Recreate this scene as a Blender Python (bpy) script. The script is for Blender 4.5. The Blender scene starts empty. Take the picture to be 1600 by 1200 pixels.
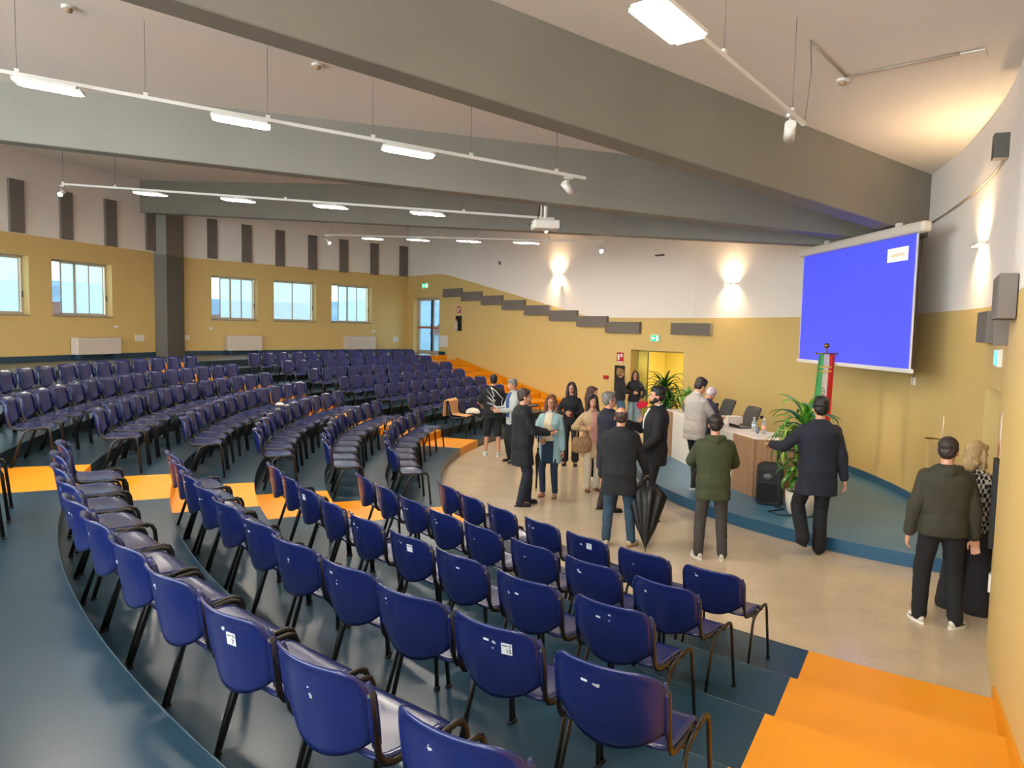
import bpy, bmesh, math, random
from mathutils import Vector, Matrix, Quaternion, noise
random.seed(7)
S = bpy.context.scene
COL = S.collection
PI = math.pi
# ------------------------------------------------------------------ camera
EYE = Vector((0, 0, 2.676)); FPX = 1143.13
_p = math.atan((600 - 513.25) / FPX); _r = .0213
_fw = Vector((0, math.cos(_p), -math.sin(_p))); _u0 = Vector((0, math.sin(_p), math.cos(_p))); _r0 = Vector((1, 0, 0))
_rt = _r0 * math.cos(_r) + _u0 * math.sin(_r); _up = _u0 * math.cos(_r) - _r0 * math.sin(_r)
cam = bpy.data.objects.new('camera', bpy.data.cameras.new('camera')); COL.objects.link(cam)
cam.data.sensor_width = 36; cam.data.lens = FPX / 1600 * 36; cam.data.clip_start = .02; cam.data.clip_end = 500
M = Matrix((_rt, _up, -_fw)).transposed().to_4x4(); M.translation = EYE; cam.matrix_world = M
S.camera = cam
def ray(x, y): return _fw + _rt * ((x - 800) / FPX) - _up * ((y - 600) / FPX)
def onz(x, y, z):                       # point at height z seen at photo pixel x, y
    d = ray(x, y); return EYE + d * ((z - EYE.z) / d.z)
def aty(x, y, Y):                       # point at depth Y
    d = ray(x, y); return EYE + d * (Y / d.y)
def onw(x, y, a, b):                    # point on the vertical plane through a, b
    d = ray(x, y); n = Vector((b[1] - a[1], a[0] - b[0])); t = (n.x * (a[0] - EYE.x) + n.y * (a[1] - EYE.y)) / (n.x * d.x + n.y * d.y)
    return EYE + d * t
# ------------------------------------------------------------------ world and exposure
W = bpy.data.worlds.new('sky'); S.world = W; W.use_nodes = True
nt = W.node_tree; bg = nt.nodes['Background']
tc = nt.nodes.new('ShaderNodeTexCoord'); sx = nt.nodes.new('ShaderNodeSeparateXYZ'); cr = nt.nodes.new('ShaderNodeValToRGB')
nt.links.new(tc.outputs['Generated'], sx.inputs[0]); nt.links.new(sx.outputs['Z'], cr.inputs[0]); nt.links.new(cr.outputs[0], bg.inputs[0])
cr.color_ramp.elements[0].position = 0.0; cr.color_ramp.elements[0].color = (.86, .95, 1.0, 1)
cr.color_ramp.elements[1].position = 0.5; cr.color_ramp.elements[1].color = (.72, .86, 1.0, 1)
bg.inputs[1].default_value = 6.0
vs = S.view_settings; vs.view_transform = 'Standard'; vs.look = 'None'; vs.gamma = 1; vs.use_curve_mapping = False; vs.exposure = 1.0
S.cycles.max_bounces = 8; S.cycles.diffuse_bounces = 4; S.cycles.glossy_bounces = 3; S.cycles.transmission_bounces = 6
S.cycles.use_denoising = True
S.cycles.sample_clamp_indirect = 4.0
# ------------------------------------------------------------------ helpers
def hexc(h):
    h = h.lstrip('#'); v = [int(h[i:i + 2], 16) / 255 for i in (0, 2, 4)]
    return tuple((x / 12.92 if x <= .04045 else ((x + .055) / 1.055) ** 2.4) for x in v)
_mats = {}
def mat(name, col, rough=.6, metal=0, var=0, vscale=3., bump=0, bscale=60., spec=.5, emit=0, alpha=1, trans=0, stretch=None, coat=0):
    if name in _mats: return _mats[name]
    if isinstance(col, str): col = hexc(col)
    m = bpy.data.materials.new(name); m.use_nodes = True; t = m.node_tree; b = t.nodes['Principled BSDF']
    b.inputs['Base Color'].default_value = (*col, 1); b.inputs['Roughness'].default_value = rough; b.inputs['Metallic'].default_value = metal
    b.inputs['Specular IOR Level'].default_value = spec
    b.inputs['Coat Weight'].default_value = coat
    if trans: b.inputs['Transmission Weight'].default_value = trans
    if alpha < 1: b.inputs['Alpha'].default_value = alpha
    if emit: b.inputs['Emission Color'].default_value = (*col, 1); b.inputs['Emission Strength'].default_value = emit
    if var or bump:
        tc = t.nodes.new('ShaderNodeTexCoord'); src = tc.outputs['Object']
        if stretch:
            mp = t.nodes.new('ShaderNodeMapping'); mp.inputs['Scale'].default_value = stretch; t.links.new(src, mp.inputs[0]); src = mp.outputs[0]
    if var:
        n = t.nodes.new('ShaderNodeTexNoise'); n.inputs['Scale'].default_value = vscale; n.inputs['Detail'].default_value = 5; t.links.new(src, n.inputs[0])
        r = t.nodes.new('ShaderNodeValToRGB'); t.links.new(n.outputs[0], r.inputs[0])
        r.color_ramp.elements[0].position = .3; r.color_ramp.elements[1].position = .7
        r.color_ramp.elements[0].color = (*[c * (1 - var) for c in col], 1); r.color_ramp.elements[1].color = (*[min(1, c * (1 + var)) for c in col], 1)
        t.links.new(r.outputs[0], b.inputs['Base Color'])
    if bump:
        n = t.nodes.new('ShaderNodeTexNoise'); n.inputs['Scale'].default_value = bscale; n.inputs['Detail'].default_value = 3; t.links.new(src, n.inputs[0])
        bp = t.nodes.new('ShaderNodeBump'); bp.inputs['Strength'].default_value = bump; bp.inputs['Distance'].default_value = .01
        t.links.new(n.outputs[0], bp.inputs['Height']); t.links.new(bp.outputs[0], b.inputs['Normal'])
    _mats[name] = m; return m
def tag(o, label=None, cat=None, group=None, kind=None):
    if label: o['label'] = label
    if cat: o['category'] = cat
    if group: o['group'] = group
    if kind: o['kind'] = kind
    return o
def empty(name, loc, rz=0, label=None, cat=None, group=None, kind=None):
    o = bpy.data.objects.new(name, None); COL.objects.link(o); o.location = loc; o.rotation_euler = (0, 0, rz); o.empty_display_size = .1
    return tag(o, label, cat, group, kind)
def obj(name, bm, m, parent=None, smooth=False, loc=None, rot=None):
    me = bpy.data.meshes.new(name)
    if isinstance(bm, bmesh.types.BMesh): bm.to_mesh(me); bm.free()
    else: me = bm
    for x in (m if isinstance(m, (list, tuple)) else [m]): me.materials.append(x)
    if smooth:
        for p in me.polygons: p.use_smooth = True
    o = bpy.data.objects.new(name, me); COL.objects.link(o); o.parent = parent
    if loc is not None: o.location = loc
    if rot is not None: o.rotation_euler = rot
    return o
def struct(name, bm, m, parent=None, smooth=False): return tag(obj(name, bm, m, parent, smooth), kind='structure' if parent is None else None)
def box(bm, c, s, rz=0, mi=0, bev=0, R=None):
    v = []
    mt = Matrix.Translation(Vector(c)) @ (R.to_4x4() if R else Matrix.Rotation(rz, 4, 'Z')) @ Matrix.Diagonal((*s, 1))
    r = bmesh.ops.create_cube(bm, size=1, matrix=mt)
    fs = {f for vv in r['verts'] for f in vv.link_faces}
    for f in fs: f.material_index = mi
    if bev:
        es = {e for f in fs for e in f.edges}
        bmesh.ops.bevel(bm, geom=list(es), offset=bev, segments=2, affect='EDGES', profile=.5)
    return bm
def bx(c, s, rz=0, bev=0): return box(bmesh.new(), c, s, rz, 0, bev)
def tube(bm, pts, r, n=8, mi=0, flat=None, cap=True, side=None):
    """sweep a (possibly oval) section along points; r number or list; flat=(a,b) section half sizes"""
    pts = [Vector(p) for p in pts]; rings = []; N = len(pts)
    rr = r if isinstance(r, (list, tuple)) else [r] * N
    ref = Vector(side) if side else Vector((0, 0, 1))
    prev = None
    for i, p in enumerate(pts):
        t = (pts[min(i + 1, N - 1)] - pts[max(i - 1, 0)]).normalized()
        if side is None:
            if prev is None:
                a = t.orthogonal().normalized() if abs(t.z) > .95 else t.cross(Vector((0, 0, 1))).normalized()
            else: a = (prev - t * prev.dot(t)).normalized()
            prev = a
        else: a = (ref - t * ref.dot(t)).normalized()
        b = t.cross(a)
        fa, fb = flat if flat else (1, 1)
        rings.append([bm.verts.new(p + (a * math.cos(2 * PI * k / n) * fa + b * math.sin(2 * PI * k / n) * fb) * rr[i]) for k in range(n)])
    for i in range(N - 1):
        for k in range(n):
            f = bm.faces.new((rings[i][k], rings[i][(k + 1) % n], rings[i + 1][(k + 1) % n], rings[i + 1][k])); f.material_index = mi; f.smooth = True
    if cap:
        for q in (rings[0][::-1], rings[-1]): f = bm.faces.new(q); f.material_index = mi
    return bm
def cyl(bm, a, b, r, n=12, mi=0, r2=None): return tube(bm, [a, b], [r, r if r2 is None else r2], n, mi)
def lathe(bm, prof, n=24, loc=(0, 0, 0), mi=0):
    L = Vector(loc); rings = [[bm.verts.new(L + Vector((r * math.cos(2 * PI * k / n), r * math.sin(2 * PI * k / n), z))) for k in range(n)] for r, z in prof]
    for i in range(len(prof) - 1):
        for k in range(n):
            f = bm.faces.new((rings[i][k], rings[i][(k + 1) % n], rings[i + 1][(k + 1) % n], rings[i + 1][k])); f.smooth = True; f.material_index = mi
    for q in (rings[0][::-1], rings[-1]):
        if (q[0].co - q[n // 2].co).length > 1e-4: bm.faces.new(q).material_index = mi
    return bm
def ball(bm, c, r, n=12, mi=0, R=None):
    r = (r, r, r) if isinstance(r, (int, float)) else r
    mt = Matrix.Translation(Vector(c)) @ (R.to_4x4() if R else Matrix.Identity(4)) @ Matrix.Diagonal((*r, 1))
    q = bmesh.ops.create_uvsphere(bm, u_segments=n, v_segments=max(6, n // 2 + 2), radius=1, matrix=mt)
    for f in {f for v in q['verts'] for f in v.link_faces}: f.smooth = True; f.material_index = mi
    return bm
def prism(bm, pts, z0, z1, mi=0, mside=None):
    lo = [bm.verts.new((p[0], p[1], z0)) for p in pts]; hi = [bm.verts.new((p[0], p[1], z1)) for p in pts]; n = len(pts)
    a = bm.faces.new(hi); a.material_index = mi; a.normal_update()
    b = bm.faces.new(lo[::-1]); b.material_index = mi
    for i in range(n):
        f = bm.faces.new((lo[i], lo[(i + 1) % n], hi[(i + 1) % n], hi[i])); f.material_index = mi if mside is None else mside
    bmesh.ops.recalc_face_normals(bm, faces=list(bm.faces)); return bm
# ------------------------------------------------------------------ materials of the room
YEL = mat('yellow_paint', '#ccad6c', .55, var=.02, vscale=.6, bump=.08, bscale=90)
WHI = mat('white_paint', '#e6dcd1', .7, var=.02, vscale=.5, bump=.08, bscale=90)
CEI = mat('ceiling_paint', '#dfd2c4', .75, var=.03, vscale=.5, bump=.06, bscale=50)
GRY = mat('grey_beam_paint', '#7b766a', .6, var=.05, vscale=1.2, bump=.1, bscale=40)
DGR = mat('grey_pillar_paint', '#5d564c', .6, var=.03, bump=.05)
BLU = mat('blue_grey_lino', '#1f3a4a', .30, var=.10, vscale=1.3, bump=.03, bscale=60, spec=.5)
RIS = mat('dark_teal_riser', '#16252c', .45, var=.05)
ORA = mat('orange_lino', '#d88c00', .45, var=.03, bump=.08, bscale=160)
SBL = mat('stage_blue_lino', '#48758f', .36, var=.06, vscale=1.5, bump=.08, bscale=160)
SBD = mat('stage_edge_blue', '#23526e', .4)
BAS = mat('teal_skirting', '#1d3a4c', .4)
TER = mat('beige_terrazzo', '#bfae96', .17, var=.06, vscale=2.2, spec=.5)
PAN = mat('grey_felt_panel', '#6f675f', .95, var=.03, bump=.15, bscale=300)
ALU = mat('white_aluminium', '#c9c2b4', .4)
BLKM = mat('black_metal', '#15120f', .45, spec=.5)
WHP = mat('white_plastic', '#d8d2c8', .4)
def terrazzo():
    t = TER.node_tree; b = t.nodes['Principled BSDF']; old = b.inputs['Base Color'].links[0].from_socket
    tc = t.nodes.new('ShaderNodeTexCoord'); v = t.nodes.new('ShaderNodeTexVoronoi'); v.inputs['Scale'].default_value = 55; t.links.new(tc.outputs['Object'], v.inputs[0])
    mx = t.nodes.new('ShaderNodeMix'); mx.data_type = 'RGBA'; mx.blend_type = 'MULTIPLY'; mx.inputs[0].default_value = .13
    t.links.new(old, mx.inputs[6]); t.links.new(v.outputs['Color'], mx.inputs[7]); t.links.new(mx.outputs[2], b.inputs['Base Color'])
    hs = t.nodes.new('ShaderNodeHueSaturation'); hs.inputs['Saturation'].default_value = .0; t.links.new(v.outputs['Color'], hs.inputs['Color']); t.links.new(hs.outputs[0], mx.inputs[7])
terrazzo()
# ------------------------------------------------------------------ plan of the hall
O = Vector((8.55, 13.27)); R0, DR, DZ = 9.775, .905, .163; NT = 10
def pol(r, deg): a = math.radians(deg); return Vector((O.x + r * math.cos(a), O.y + r * math.sin(a)))
def deg_of(p): return math.degrees(math.atan2(p[1] - O.y, p[0] - O.x)) % 360
def circ_line(r, p, d):                 # angle about O where the line p+td leaves the circle of radius r (far side)
    p = Vector(p) - O; d = Vector(d).normalized(); b = p.dot(d); c = p.dot(p) - r * r; t = -b + math.sqrt(max(0, b * b - c)); q = p + d * t
    return math.degrees(math.atan2(q.y, q.x)) % 360
NW, NWd = Vector((3.49, 5.04)), Vector((-.497, -.868))
_a = math.radians(-36 + 68.2); F0, F1 = Vector((-4.84 + 11.13 * math.cos(_a), 12.71 + 11.13 * math.sin(_a))), Vector((-4.3, 29.7)); FWd = (F1 - F0).normalized()
W2R, W2L = Vector((-10.35, 22.9)), Vector((-10.55, 21.6)); W1 = W2L + (Vector((-11.9, 17.0)) - W2L) * 3.5  # left wall extended out of view to shut out side sky light
AC, AR = Vector((-4.84, 12.71)), 11.13
arc = [AC + Vector((math.cos(math.radians(a)), math.sin(math.radians(a)))) * AR for a in [-36 + i * 68.2 / 40 for i in range(41)]]
near_end = NW + NWd * 13
RIM = DZ * NT
APEX = Vector((6.25, 11.9))
def zceil(p): return 5.02 + .084 * (Vector(p[:2]) - APEX).length
def zyel(p):
    r = (Vector(p[:2]) - O).length; return min(4.67, 3.04 + max(0, (r - 10.3)) * .205)
# ------------------------------------------------------------------ walls
def wall(name, pts, openings=(), zbase=0, step=.5, yl=zyel, m=(WHI, YEL), th=.3):
    """pts: plan polyline, room on its left; openings: (s0, s1, z0, z1)"""
    pts = [Vector(p) for p in pts]; L = [0]
    for a, b in zip(pts, pts[1:]): L.append(L[-1] + (b - a).length)
    ss = set(L)
    for o in openings: ss |= {o[0], o[1]}
    k = int(L[-1] / step) + 1
    for i in range(k + 1):
        s = L[-1] * i / k
        if min(abs(s - q) for q in ss) > .04: ss.add(s)
    ss = sorted(ss)
    def at(s):
        for i in range(len(L) - 1):
            if s <= L[i + 1] + 1e-9: return pts[i].lerp(pts[i + 1], (s - L[i]) / (L[i + 1] - L[i]))
        return pts[-1]
    bm = bmesh.new(); vc = {}
    def V(p, z):
        key = (round(p.x, 4), round(p.y, 4), round(z, 4))
        if key not in vc: vc[key] = bm.verts.new((p.x, p.y, z))
        return vc[key]
    for s0, s1 in zip(ss, ss[1:]):
        a, b = at(s0), at(s1); mid = (s0 + s1) / 2
        op = [o for o in openings if o[0] < mid < o[1]]
        levels = [(zbase, zbase)]
        if op:
            if op[0][2] > zbase + .01: levels.append((op[0][2], op[0][2]))
            levels.append(('gap',)); levels.append((op[0][3], op[0][3]))
        levels += [(yl(a), yl(b)), (zceil(a) + .05, zceil(b) + .05)]
        prev = levels[0]; gap = False
        for q in levels[1:]:
            if q == ('gap',): gap = True; continue
            if not gap:
                f = bm.faces.new((V(a, prev[0]), V(b, prev[1]), V(b, q[1]), V(a, q[0]))); f.material_index = 0 if q is levels[-1] else 1
            gap = False; prev = q
    me_norm = None
    o = struct(name, bm, list(m)); md = o.modifiers.new('thick', 'SOLIDIFY'); md.thickness = th; md.offset = 1; md.use_even_offset = True
    md.use_flip_normals = False
    return o, at
# near wall (beside the camera) and the curved stage wall in one strip of their own
def s_on(p, a): return (Vector(p[:2]) - Vector(a)).length
arcS = [0]
for a, b in zip(arc, arc[1:]): arcS.append(arcS[-1] + (b - a).length)
def arc_s(ang): return math.radians(ang + 36) * AR
def arc_hit(x, y, r=AR):                 # where the photo ray meets the curved wall
    d = ray(x, y); e = Vector((EYE.x, EYE.y)) - AC; dd = Vector((d.x, d.y)); a = dd.dot(dd); b = 2 * dd.dot(e); c = e.dot(e) - r * r
    t = (-b + math.sqrt(max(0, b * b - 4 * a * c))) / (2 * a); return EYE + d * t
def arc_ang(p): return math.degrees(math.atan2(p[1] - AC.y, p[0] - AC.x))
op_a0, op_a1 = arc_ang((4.86, 7.22)), arc_ang((5.36, 8.25))
wall('wall_stage', arc, [(arc_s(op_a0), arc_s(op_a1), 0, 2.14)])
wall('wall_near', [near_end, NW, arc[0]])
# far side wall: glazed escape door on the rim, doorway down by the stage
def fs(x, y): return (onw(x, y, F0, F1).xy - F0).length
dW = (fs(1068, 560), fs(985.5, 560)); dE = (fs(686, 500), fs(646, 500))
door_top = onw(1020, 548, F0, F1).z; edoor_top = onw(665, 465, F0, F1).z
wall_far, far_at = wall('wall_far', [F0, F1], [(dW[0], dW[1], 0, door_top), (dE[0], dE[1], RIM, edoor_top)])
# window walls
def ws(x, y, a, b): return (onw(x, y, a, b).xy - Vector(a)).length
winR = []
for (xl, xr, yt, yb) in [(518, 580.5, 442.5, 510), (428, 494, 437.5, 508), (331, 403, 424.5, 505)]:
    s0 = ws(xr, yb, F1, W2R); s1 = ws(xl, yb, F1, W2R); zt = onw((xl + xr) / 2, yt + 5 if xl != 0 else yt, F1, W2R).z; winR.append((s0, s1, 2.76, 4.17))
wall('wall_window_right', [F1, W2R], winR, zbase=0, yl=lambda p: 4.67)
winL = []
for (xl, xr) in [(82, 175.5), (-62, 46)]:
    winL.append((ws(xr, 470, W2L, W1), ws(xl, 470, W2L, W1), 2.76, 4.17))
winL.append((winL[1][1] + 1.5, winL[1][1] + 3.0, 2.76, 4.17))
wall('wall_window_left', [W2L, W1], winL, zbase=0, yl=lambda p: 4.67)
# ------------------------------------------------------------------ ceiling: a shallow cone about the stage end
bm = bmesh.new(); n = 90; ringz = [0, 3, 6, 9, 12, 15, 18, 21, 24]
rings = []
for s in ringz:
    rings.append([bm.verts.new((APEX.x + s * math.cos(math.radians(a)), APEX.y + s * math.sin(math.radians(a)), 5.02 + .084 * s)) for a in [i * 360 / n for i in range(n)]] if s else [bm.verts.new((APEX.x, APEX.y, 5.02))])
for i in range(len(ringz) - 1):
    for k in range(n):
        A, B = rings[i], rings[i + 1]
        if i == 0: bm.faces.new((A[0], B[(k + 1) % n], B[k]))
        else: bm.faces.new((A[k], A[(k + 1) % n], B[(k + 1) % n], B[k]))
# keep only what lies over the hall
plan = [near_end, NW] + arc + [F1, W2R, W2L, W1]
def inside(p, poly, grow=0):
    c = False; j = len(poly) - 1
    for i in range(len(poly)):
        a, b = poly[i], poly[j]
        if (a[1] > p[1]) != (b[1] > p[1]) and p[0] < (b[0] - a[0]) * (p[1] - a[1]) / (b[1] - a[1]) + a[0]: c = not c
        j = i
    return c
dead = []
for f in bm.faces:
    c = f.calc_center_median()
    if not any(inside((c.x + dx, c.y + dy), plan) for dx in (-2.2, 0, 2.2) for dy in (-2.2, 0, 2.2)): dead.append(f)
bmesh.ops.delete(bm, geom=dead, context='FACES')
o = struct('ceiling', bm, CEI, smooth=False); md = o.modifiers.new('t', 'SOLIDIFY'); md.thickness = .2; md.offset = -1 
bmtest = o.data.polygons[0].normal.z
if bmtest > 0: md.offset = 1
# ------------------------------------------------------------------ beams and pillar
BW = .33
for i, (y0, th, L) in enumerate([(11.325, 212.2, 19.5), (11.917, 182.13, 20.3), (12.603, 152.79, 19.3)]):
    a = math.radians(th); d = Vector((math.cos(a), math.sin(a))); nrm = Vector((-d.y, d.x)); p0 = Vector((6.25, y0)) - d * -.02
    bm = bmesh.new(); v = []
    for s in (-.35, L):
        zb = 4.156 + .084 * s
        for sd in (1, -1):
            q = Vector((6.25, y0)) + d * s + nrm * sd * BW / 2
            v.append((bm.verts.new((q.x, q.y, zb)), bm.verts.new((q.x, q.y, zb + 1.0))))
    (a0, a1), (b0, b1), (c0, c1), (d0, d1) = v
    for q in ((a0, b0, d0, c0), (a1, c1, d1, b1), (a0, c0, c1, a1), (b0, b1, d1, d0), (a0, a1, b1, b0), (c0, d0, d1, c1)): bm.faces.new(q)
    bmesh.ops.recalc_face_normals(bm, faces=list(bm.faces))
    bmesh.ops.bevel(bm, geom=[e for e in bm.edges if abs(e.verts[0].co.z - e.verts[1].co.z) > .5 or True], offset=.012, segments=1, affect='EDGES')
    struct('beam', bm, GRY)
dP = (W2L - W2R).normalized()
pr = [aty(245.5, 470, 21.6), aty(285.5, 470, 22.55)]
bm = bmesh.new(); pc = [W2L + Vector((.0, -.0)), pr[0].xy, pr[1].xy, W2R + Vector((.1, .1)), Vector((-11.2, 22.6))]
prism(bm, [W2L + Vector((-.2, .0)), Vector((pr[0].x, pr[0].y)), Vector((pr[0].x + .28, pr[0].y + .02)), Vector((pr[1].x, pr[1].y)), W2R + Vector((-.05, .4)), Vector((-11.3, 22.7))], RIM, 4.62, 1)
prism(bm, [W2L + Vector((-.2, .0)), Vector((pr[0].x, pr[0].y)), Vector((pr[0].x + .28, pr[0].y + .02)), Vector((pr[1].x, pr[1].y)), W2R + Vector((-.05, .4)), Vector((-11.3, 22.7))], 4.62, 6.9, 0)
struct('pillar', bm, [GRY, DGR])
# ------------------------------------------------------------------ main floor
bm = bmesh.new(); bm.faces.new([bm.verts.new((p[0], p[1], 0)) for p in [near_end + Vector((3, -1)), NW + Vector((2, -1)), Vector((9, 6)), Vector((9, 26)), Vector((-4, 31)), Vector((-3, 10))]])
bmesh.ops.recalc_face_normals(bm, faces=list(bm.faces)); o = struct('floor', bm, TER); o.modifiers.new('t', 'SOLIDIFY').thickness = .1
for p in o.data.polygons:
    if p.normal.z < 0: p.flip()
o.modifiers['t'].offset = -1
# ------------------------------------------------------------------ tiers
EA, EAd = Vector((2.44, 5.71)), Vector((-.497, -.868))
FA = F0 + Vector((-FWd.y, FWd.x)) * -1.0
fn = Vector((FWd.y, -FWd.x)); fn = fn if fn.dot(O - F0) > 0 or True else -fn
fin = Vector((-FWd.y, FWd.x))            # points to the room's left of F0->F1
def brk(r):                              # angles of wall / aisle borders at radius r
    return [circ_line(r, F0 + fin * -.15, FWd), circ_line(r, F0 + fin * 1.22, FWd), 161.9 if r < 12 else 161.9 - .1 * (r - 12), 169.1 - .32 * (r - 9.775), 198.4 + .25 * min(4.5, r - 9.9), 203.2 + .72 * min(2.5, max(0, r - 9.8)), circ_line(r, EA, EAd), circ_line(r, NW + Vector((.13, -.08)), NWd)]
bm = bmesh.new(); vcache = {}
def TV(p, z):
    key = (round(p.x, 3), round(p.y, 3), round(z, 3))
    if key not in vcache: vcache[key] = bm.verts.new((p.x, p.y, z))
    return vcache[key]
wallpoly = [near_end, NW, F0, F1, W2R, W2L, W1, W1 + (W1 - W2L) * .5]
def wall_r(deg):                         # distance from O to the window walls along an angle
    d = Vector((math.cos(math.radians(deg)), math.sin(math.radians(deg)))); best = 23.5
    for a, b in ((F1, W2R), (W2R, W2L), (W2L, W1)):
        e = b - a; den = d.x * e.y - d.y * e.x
        if abs(den) < 1e-9: continue
        t = ((a.x - O.x) * e.y - (a.y - O.y) * e.x) / den; u = ((a.x - O.x) * d.y - (a.y - O.y) * d.x) / den
        if -.0 <= u <= 1.0 and t > 0: best = min(best, t + .1)
    return best
for k in range(NT):
    ri, z = R0 + DR * k, DZ * (k + 1)
    ro = R0 + DR * (k + 1)
    bi = brk(ri); bo = brk(ro if k < NT - 1 else ri)
    for j in range(7):
        ns = max(2, int(abs(bi[j + 1] - bi[j]) / 1.5)); orange = j in (0, 2, 4, 6)
        if j in (2, 4) and False: orange = True
        isor = {0: 1, 1: 0, 2: 1, 3: 0, 4: 1, 5: 0, 6: 1}[j]
        for q in range(ns):
            A0 = bi[j] + (bi[j + 1] - bi[j]) * q / ns; A1 = bi[j] + (bi[j + 1] - bi[j]) * (q + 1) / ns
            B0 = bo[j] + (bo[j + 1] - bo[j]) * q / ns; B1 = bo[j] + (bo[j + 1] - bo[j]) * (q + 1) / ns
            pi0, pi1 = pol(ri, A0), pol(ri, A1)
            r0, r1 = (ro, ro) if k < NT - 1 else (wall_r(B0), wall_r(B1))
            po0, po1 = pol(r0, B0), pol(r1, B1)
            f = bm.faces.new((TV(pi0, z), TV(po0, z), TV(po1, z), TV(pi1, z))); f.material_index = 1 if (isor and k < NT - 1) else 0
            zl = z - DZ
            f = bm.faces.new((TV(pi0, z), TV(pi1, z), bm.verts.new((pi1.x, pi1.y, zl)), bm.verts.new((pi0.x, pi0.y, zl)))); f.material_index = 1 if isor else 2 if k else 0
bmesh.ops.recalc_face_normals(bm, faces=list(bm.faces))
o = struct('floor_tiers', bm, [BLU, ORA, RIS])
# rounded nosing along each blue tier edge
for k in range(NT):
    ri, z = R0 + DR * k, DZ * (k + 1); b = brk(ri); bmn = bmesh.new()
    for j in (1, 3, 5):
        N_ = max(2, int((b[j + 1] - b[j]) / 1.2)); tube(bmn, [(*pol(ri + .004, b[j] + (b[j + 1] - b[j]) * q / N_), z - .006) for q in range(N_ + 1)], .008, 6)
    struct('trim_%d' % (k + 1), bmn, mat('lighter_nosing', '#2c4450', .4), smooth=True)  # nosing colour a little lighter than the blue tread
# ------------------------------------------------------------------ stage
SC = None
stp = [onz(x, y, 0).xy for x, y in [(1424, 887), (1291, 858), (1237, 845), (1200, 838), (1140, 820), (1040, 776), (990, 740)]]
def circfit(P):
    import numpy as np
    A = np.array([[2 * p.x, 2 * p.y, 1] for p in P]); b = np.array([p.x ** 2 + p.y ** 2 for p in P]); s = np.linalg.lstsq(A, b, rcond=None)[0]
    return Vector((float(s[0]), float(s[1]))), float(math.sqrt(s[2] + s[0] ** 2 + s[1] ** 2))
SC, SR = circfit(stp)
pts = []
for i in range(0, 241):
    a = 90 + i * 1.0; p = SC + Vector((math.cos(math.radians(a)), math.sin(math.radians(a)))) * SR
    if (p - AC).length < AR + .05 and p.y < 19: pts.append(p)
a0 = arc_ang(pts[-1]); a1 = arc_ang(pts[0])
back = [AC + Vector((math.cos(math.radians(a)), math.sin(math.radians(a)))) * (AR + .1) for a in [a0 + (a1 - a0) * i / 24 for i in range(25)]]
bm = bmesh.new(); prism(bm, pts + back, 0, DZ, 0, 1); struct('stage_floor', bm, [SBL, SBD])
# skirtings
def strip(name, P, z0, z1, m, th=.02, zf=None):
    bm = bmesh.new()
    for a, b in zip(P, P[1:]):
        d = (b - a).normalized(); nl = Vector((-d.y, d.x)) * th
        za0, za1 = (z0, z1) if zf is None else zf(a); zb0, zb1 = (z0, z1) if zf is None else zf(b)
        v = [bm.verts.new((q.x, q.y, z)) for q, z in ((a, za0), (b, zb0), (b, zb1), (a, za1), (a + nl, za0), (b + nl, zb0), (b + nl, zb1), (a + nl, za1))]
        for q in ((4, 5, 6, 7), (3, 2, 6, 7), (0, 4, 7, 3), (1, 2, 6, 5), (0, 1, 5, 4)): bm.faces.new([v[i] for i in q])
    bmesh.ops.recalc_face_normals(bm, faces=list(bm.faces)); return struct(name, bm, m)
strip('baseboard_stage', [AC + Vector((math.cos(math.radians(a)), math.sin(math.radians(a)))) * AR for a in [a0 + (a1 - a0) * i / 30 for i in range(31)]], DZ, DZ + .12, SBD)
strip('baseboard_window_right', [F1, W2R], RIM, RIM + .13, BAS); strip('baseboard_window_left', [W2L, W1], RIM, RIM + .13, BAS)
def zs(p): r = (p - O).length; z = DZ * (r - R0) / DR; return (0, z + .22)
strip('baseboard_far', [F0 + FWd * ((F1 - F0).length * (i / 40)) for i in range(0, 41) if R0 - .15 <= (F0 + FWd * ((F1 - F0).length * (i / 40)) - O).length < 17.5], 0, 0, ORA, .02, zs)
strip('baseboard_near', [near_end.lerp(NW, i / 30) for i in range(31)], 0, 0, ORA, .02, zs)
q = far_at(dE[0] - .02); strip('baseboard_rim', [far_at(dE[0] - .45), q], RIM, RIM + .12, BAS)
# ------------------------------------------------------------------ windows, doors
FRO = bpy.data.materials.new('frosted_glass'); FRO.use_nodes = True; t = FRO.node_tree; t.nodes.clear()
ou = t.nodes.new('ShaderNodeOutputMaterial'); tl = t.nodes.new('ShaderNodeBsdfTranslucent'); tr = t.nodes.new('ShaderNodeBsdfTransparent'); gl = t.nodes.new('ShaderNodeBsdfGlossy'); mx = t.nodes.new('ShaderNodeMixShader'); m2 = t.nodes.new('ShaderNodeMixShader')
tl.inputs[0].default_value = (.38, .44, .46, 1); tr.inputs[0].default_value = (.34, .41, .44, 1); mx.inputs[0].default_value = .45; gl.inputs['Roughness'].default_value = .1; m2.inputs[0].default_value = .05
t.links.new(tl.outputs[0], mx.inputs[1]); t.links.new(tr.outputs[0], mx.inputs[2]); t.links.new(mx.outputs[0], m2.inputs[1]); t.links.new(gl.outputs[0], m2.inputs[2]); t.links.new(m2.outputs[0], ou.inputs[0])
CLR = bpy.data.materials.new('clear_glass'); CLR.use_nodes = True; t = CLR.node_tree; t.nodes.clear()
ou = t.nodes.new('ShaderNodeOutputMaterial'); tr = t.nodes.new('ShaderNodeBsdfTransparent'); gl = t.nodes.new('ShaderNodeBsdfGlossy'); m2 = t.nodes.new('ShaderNodeMixShader')
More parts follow.
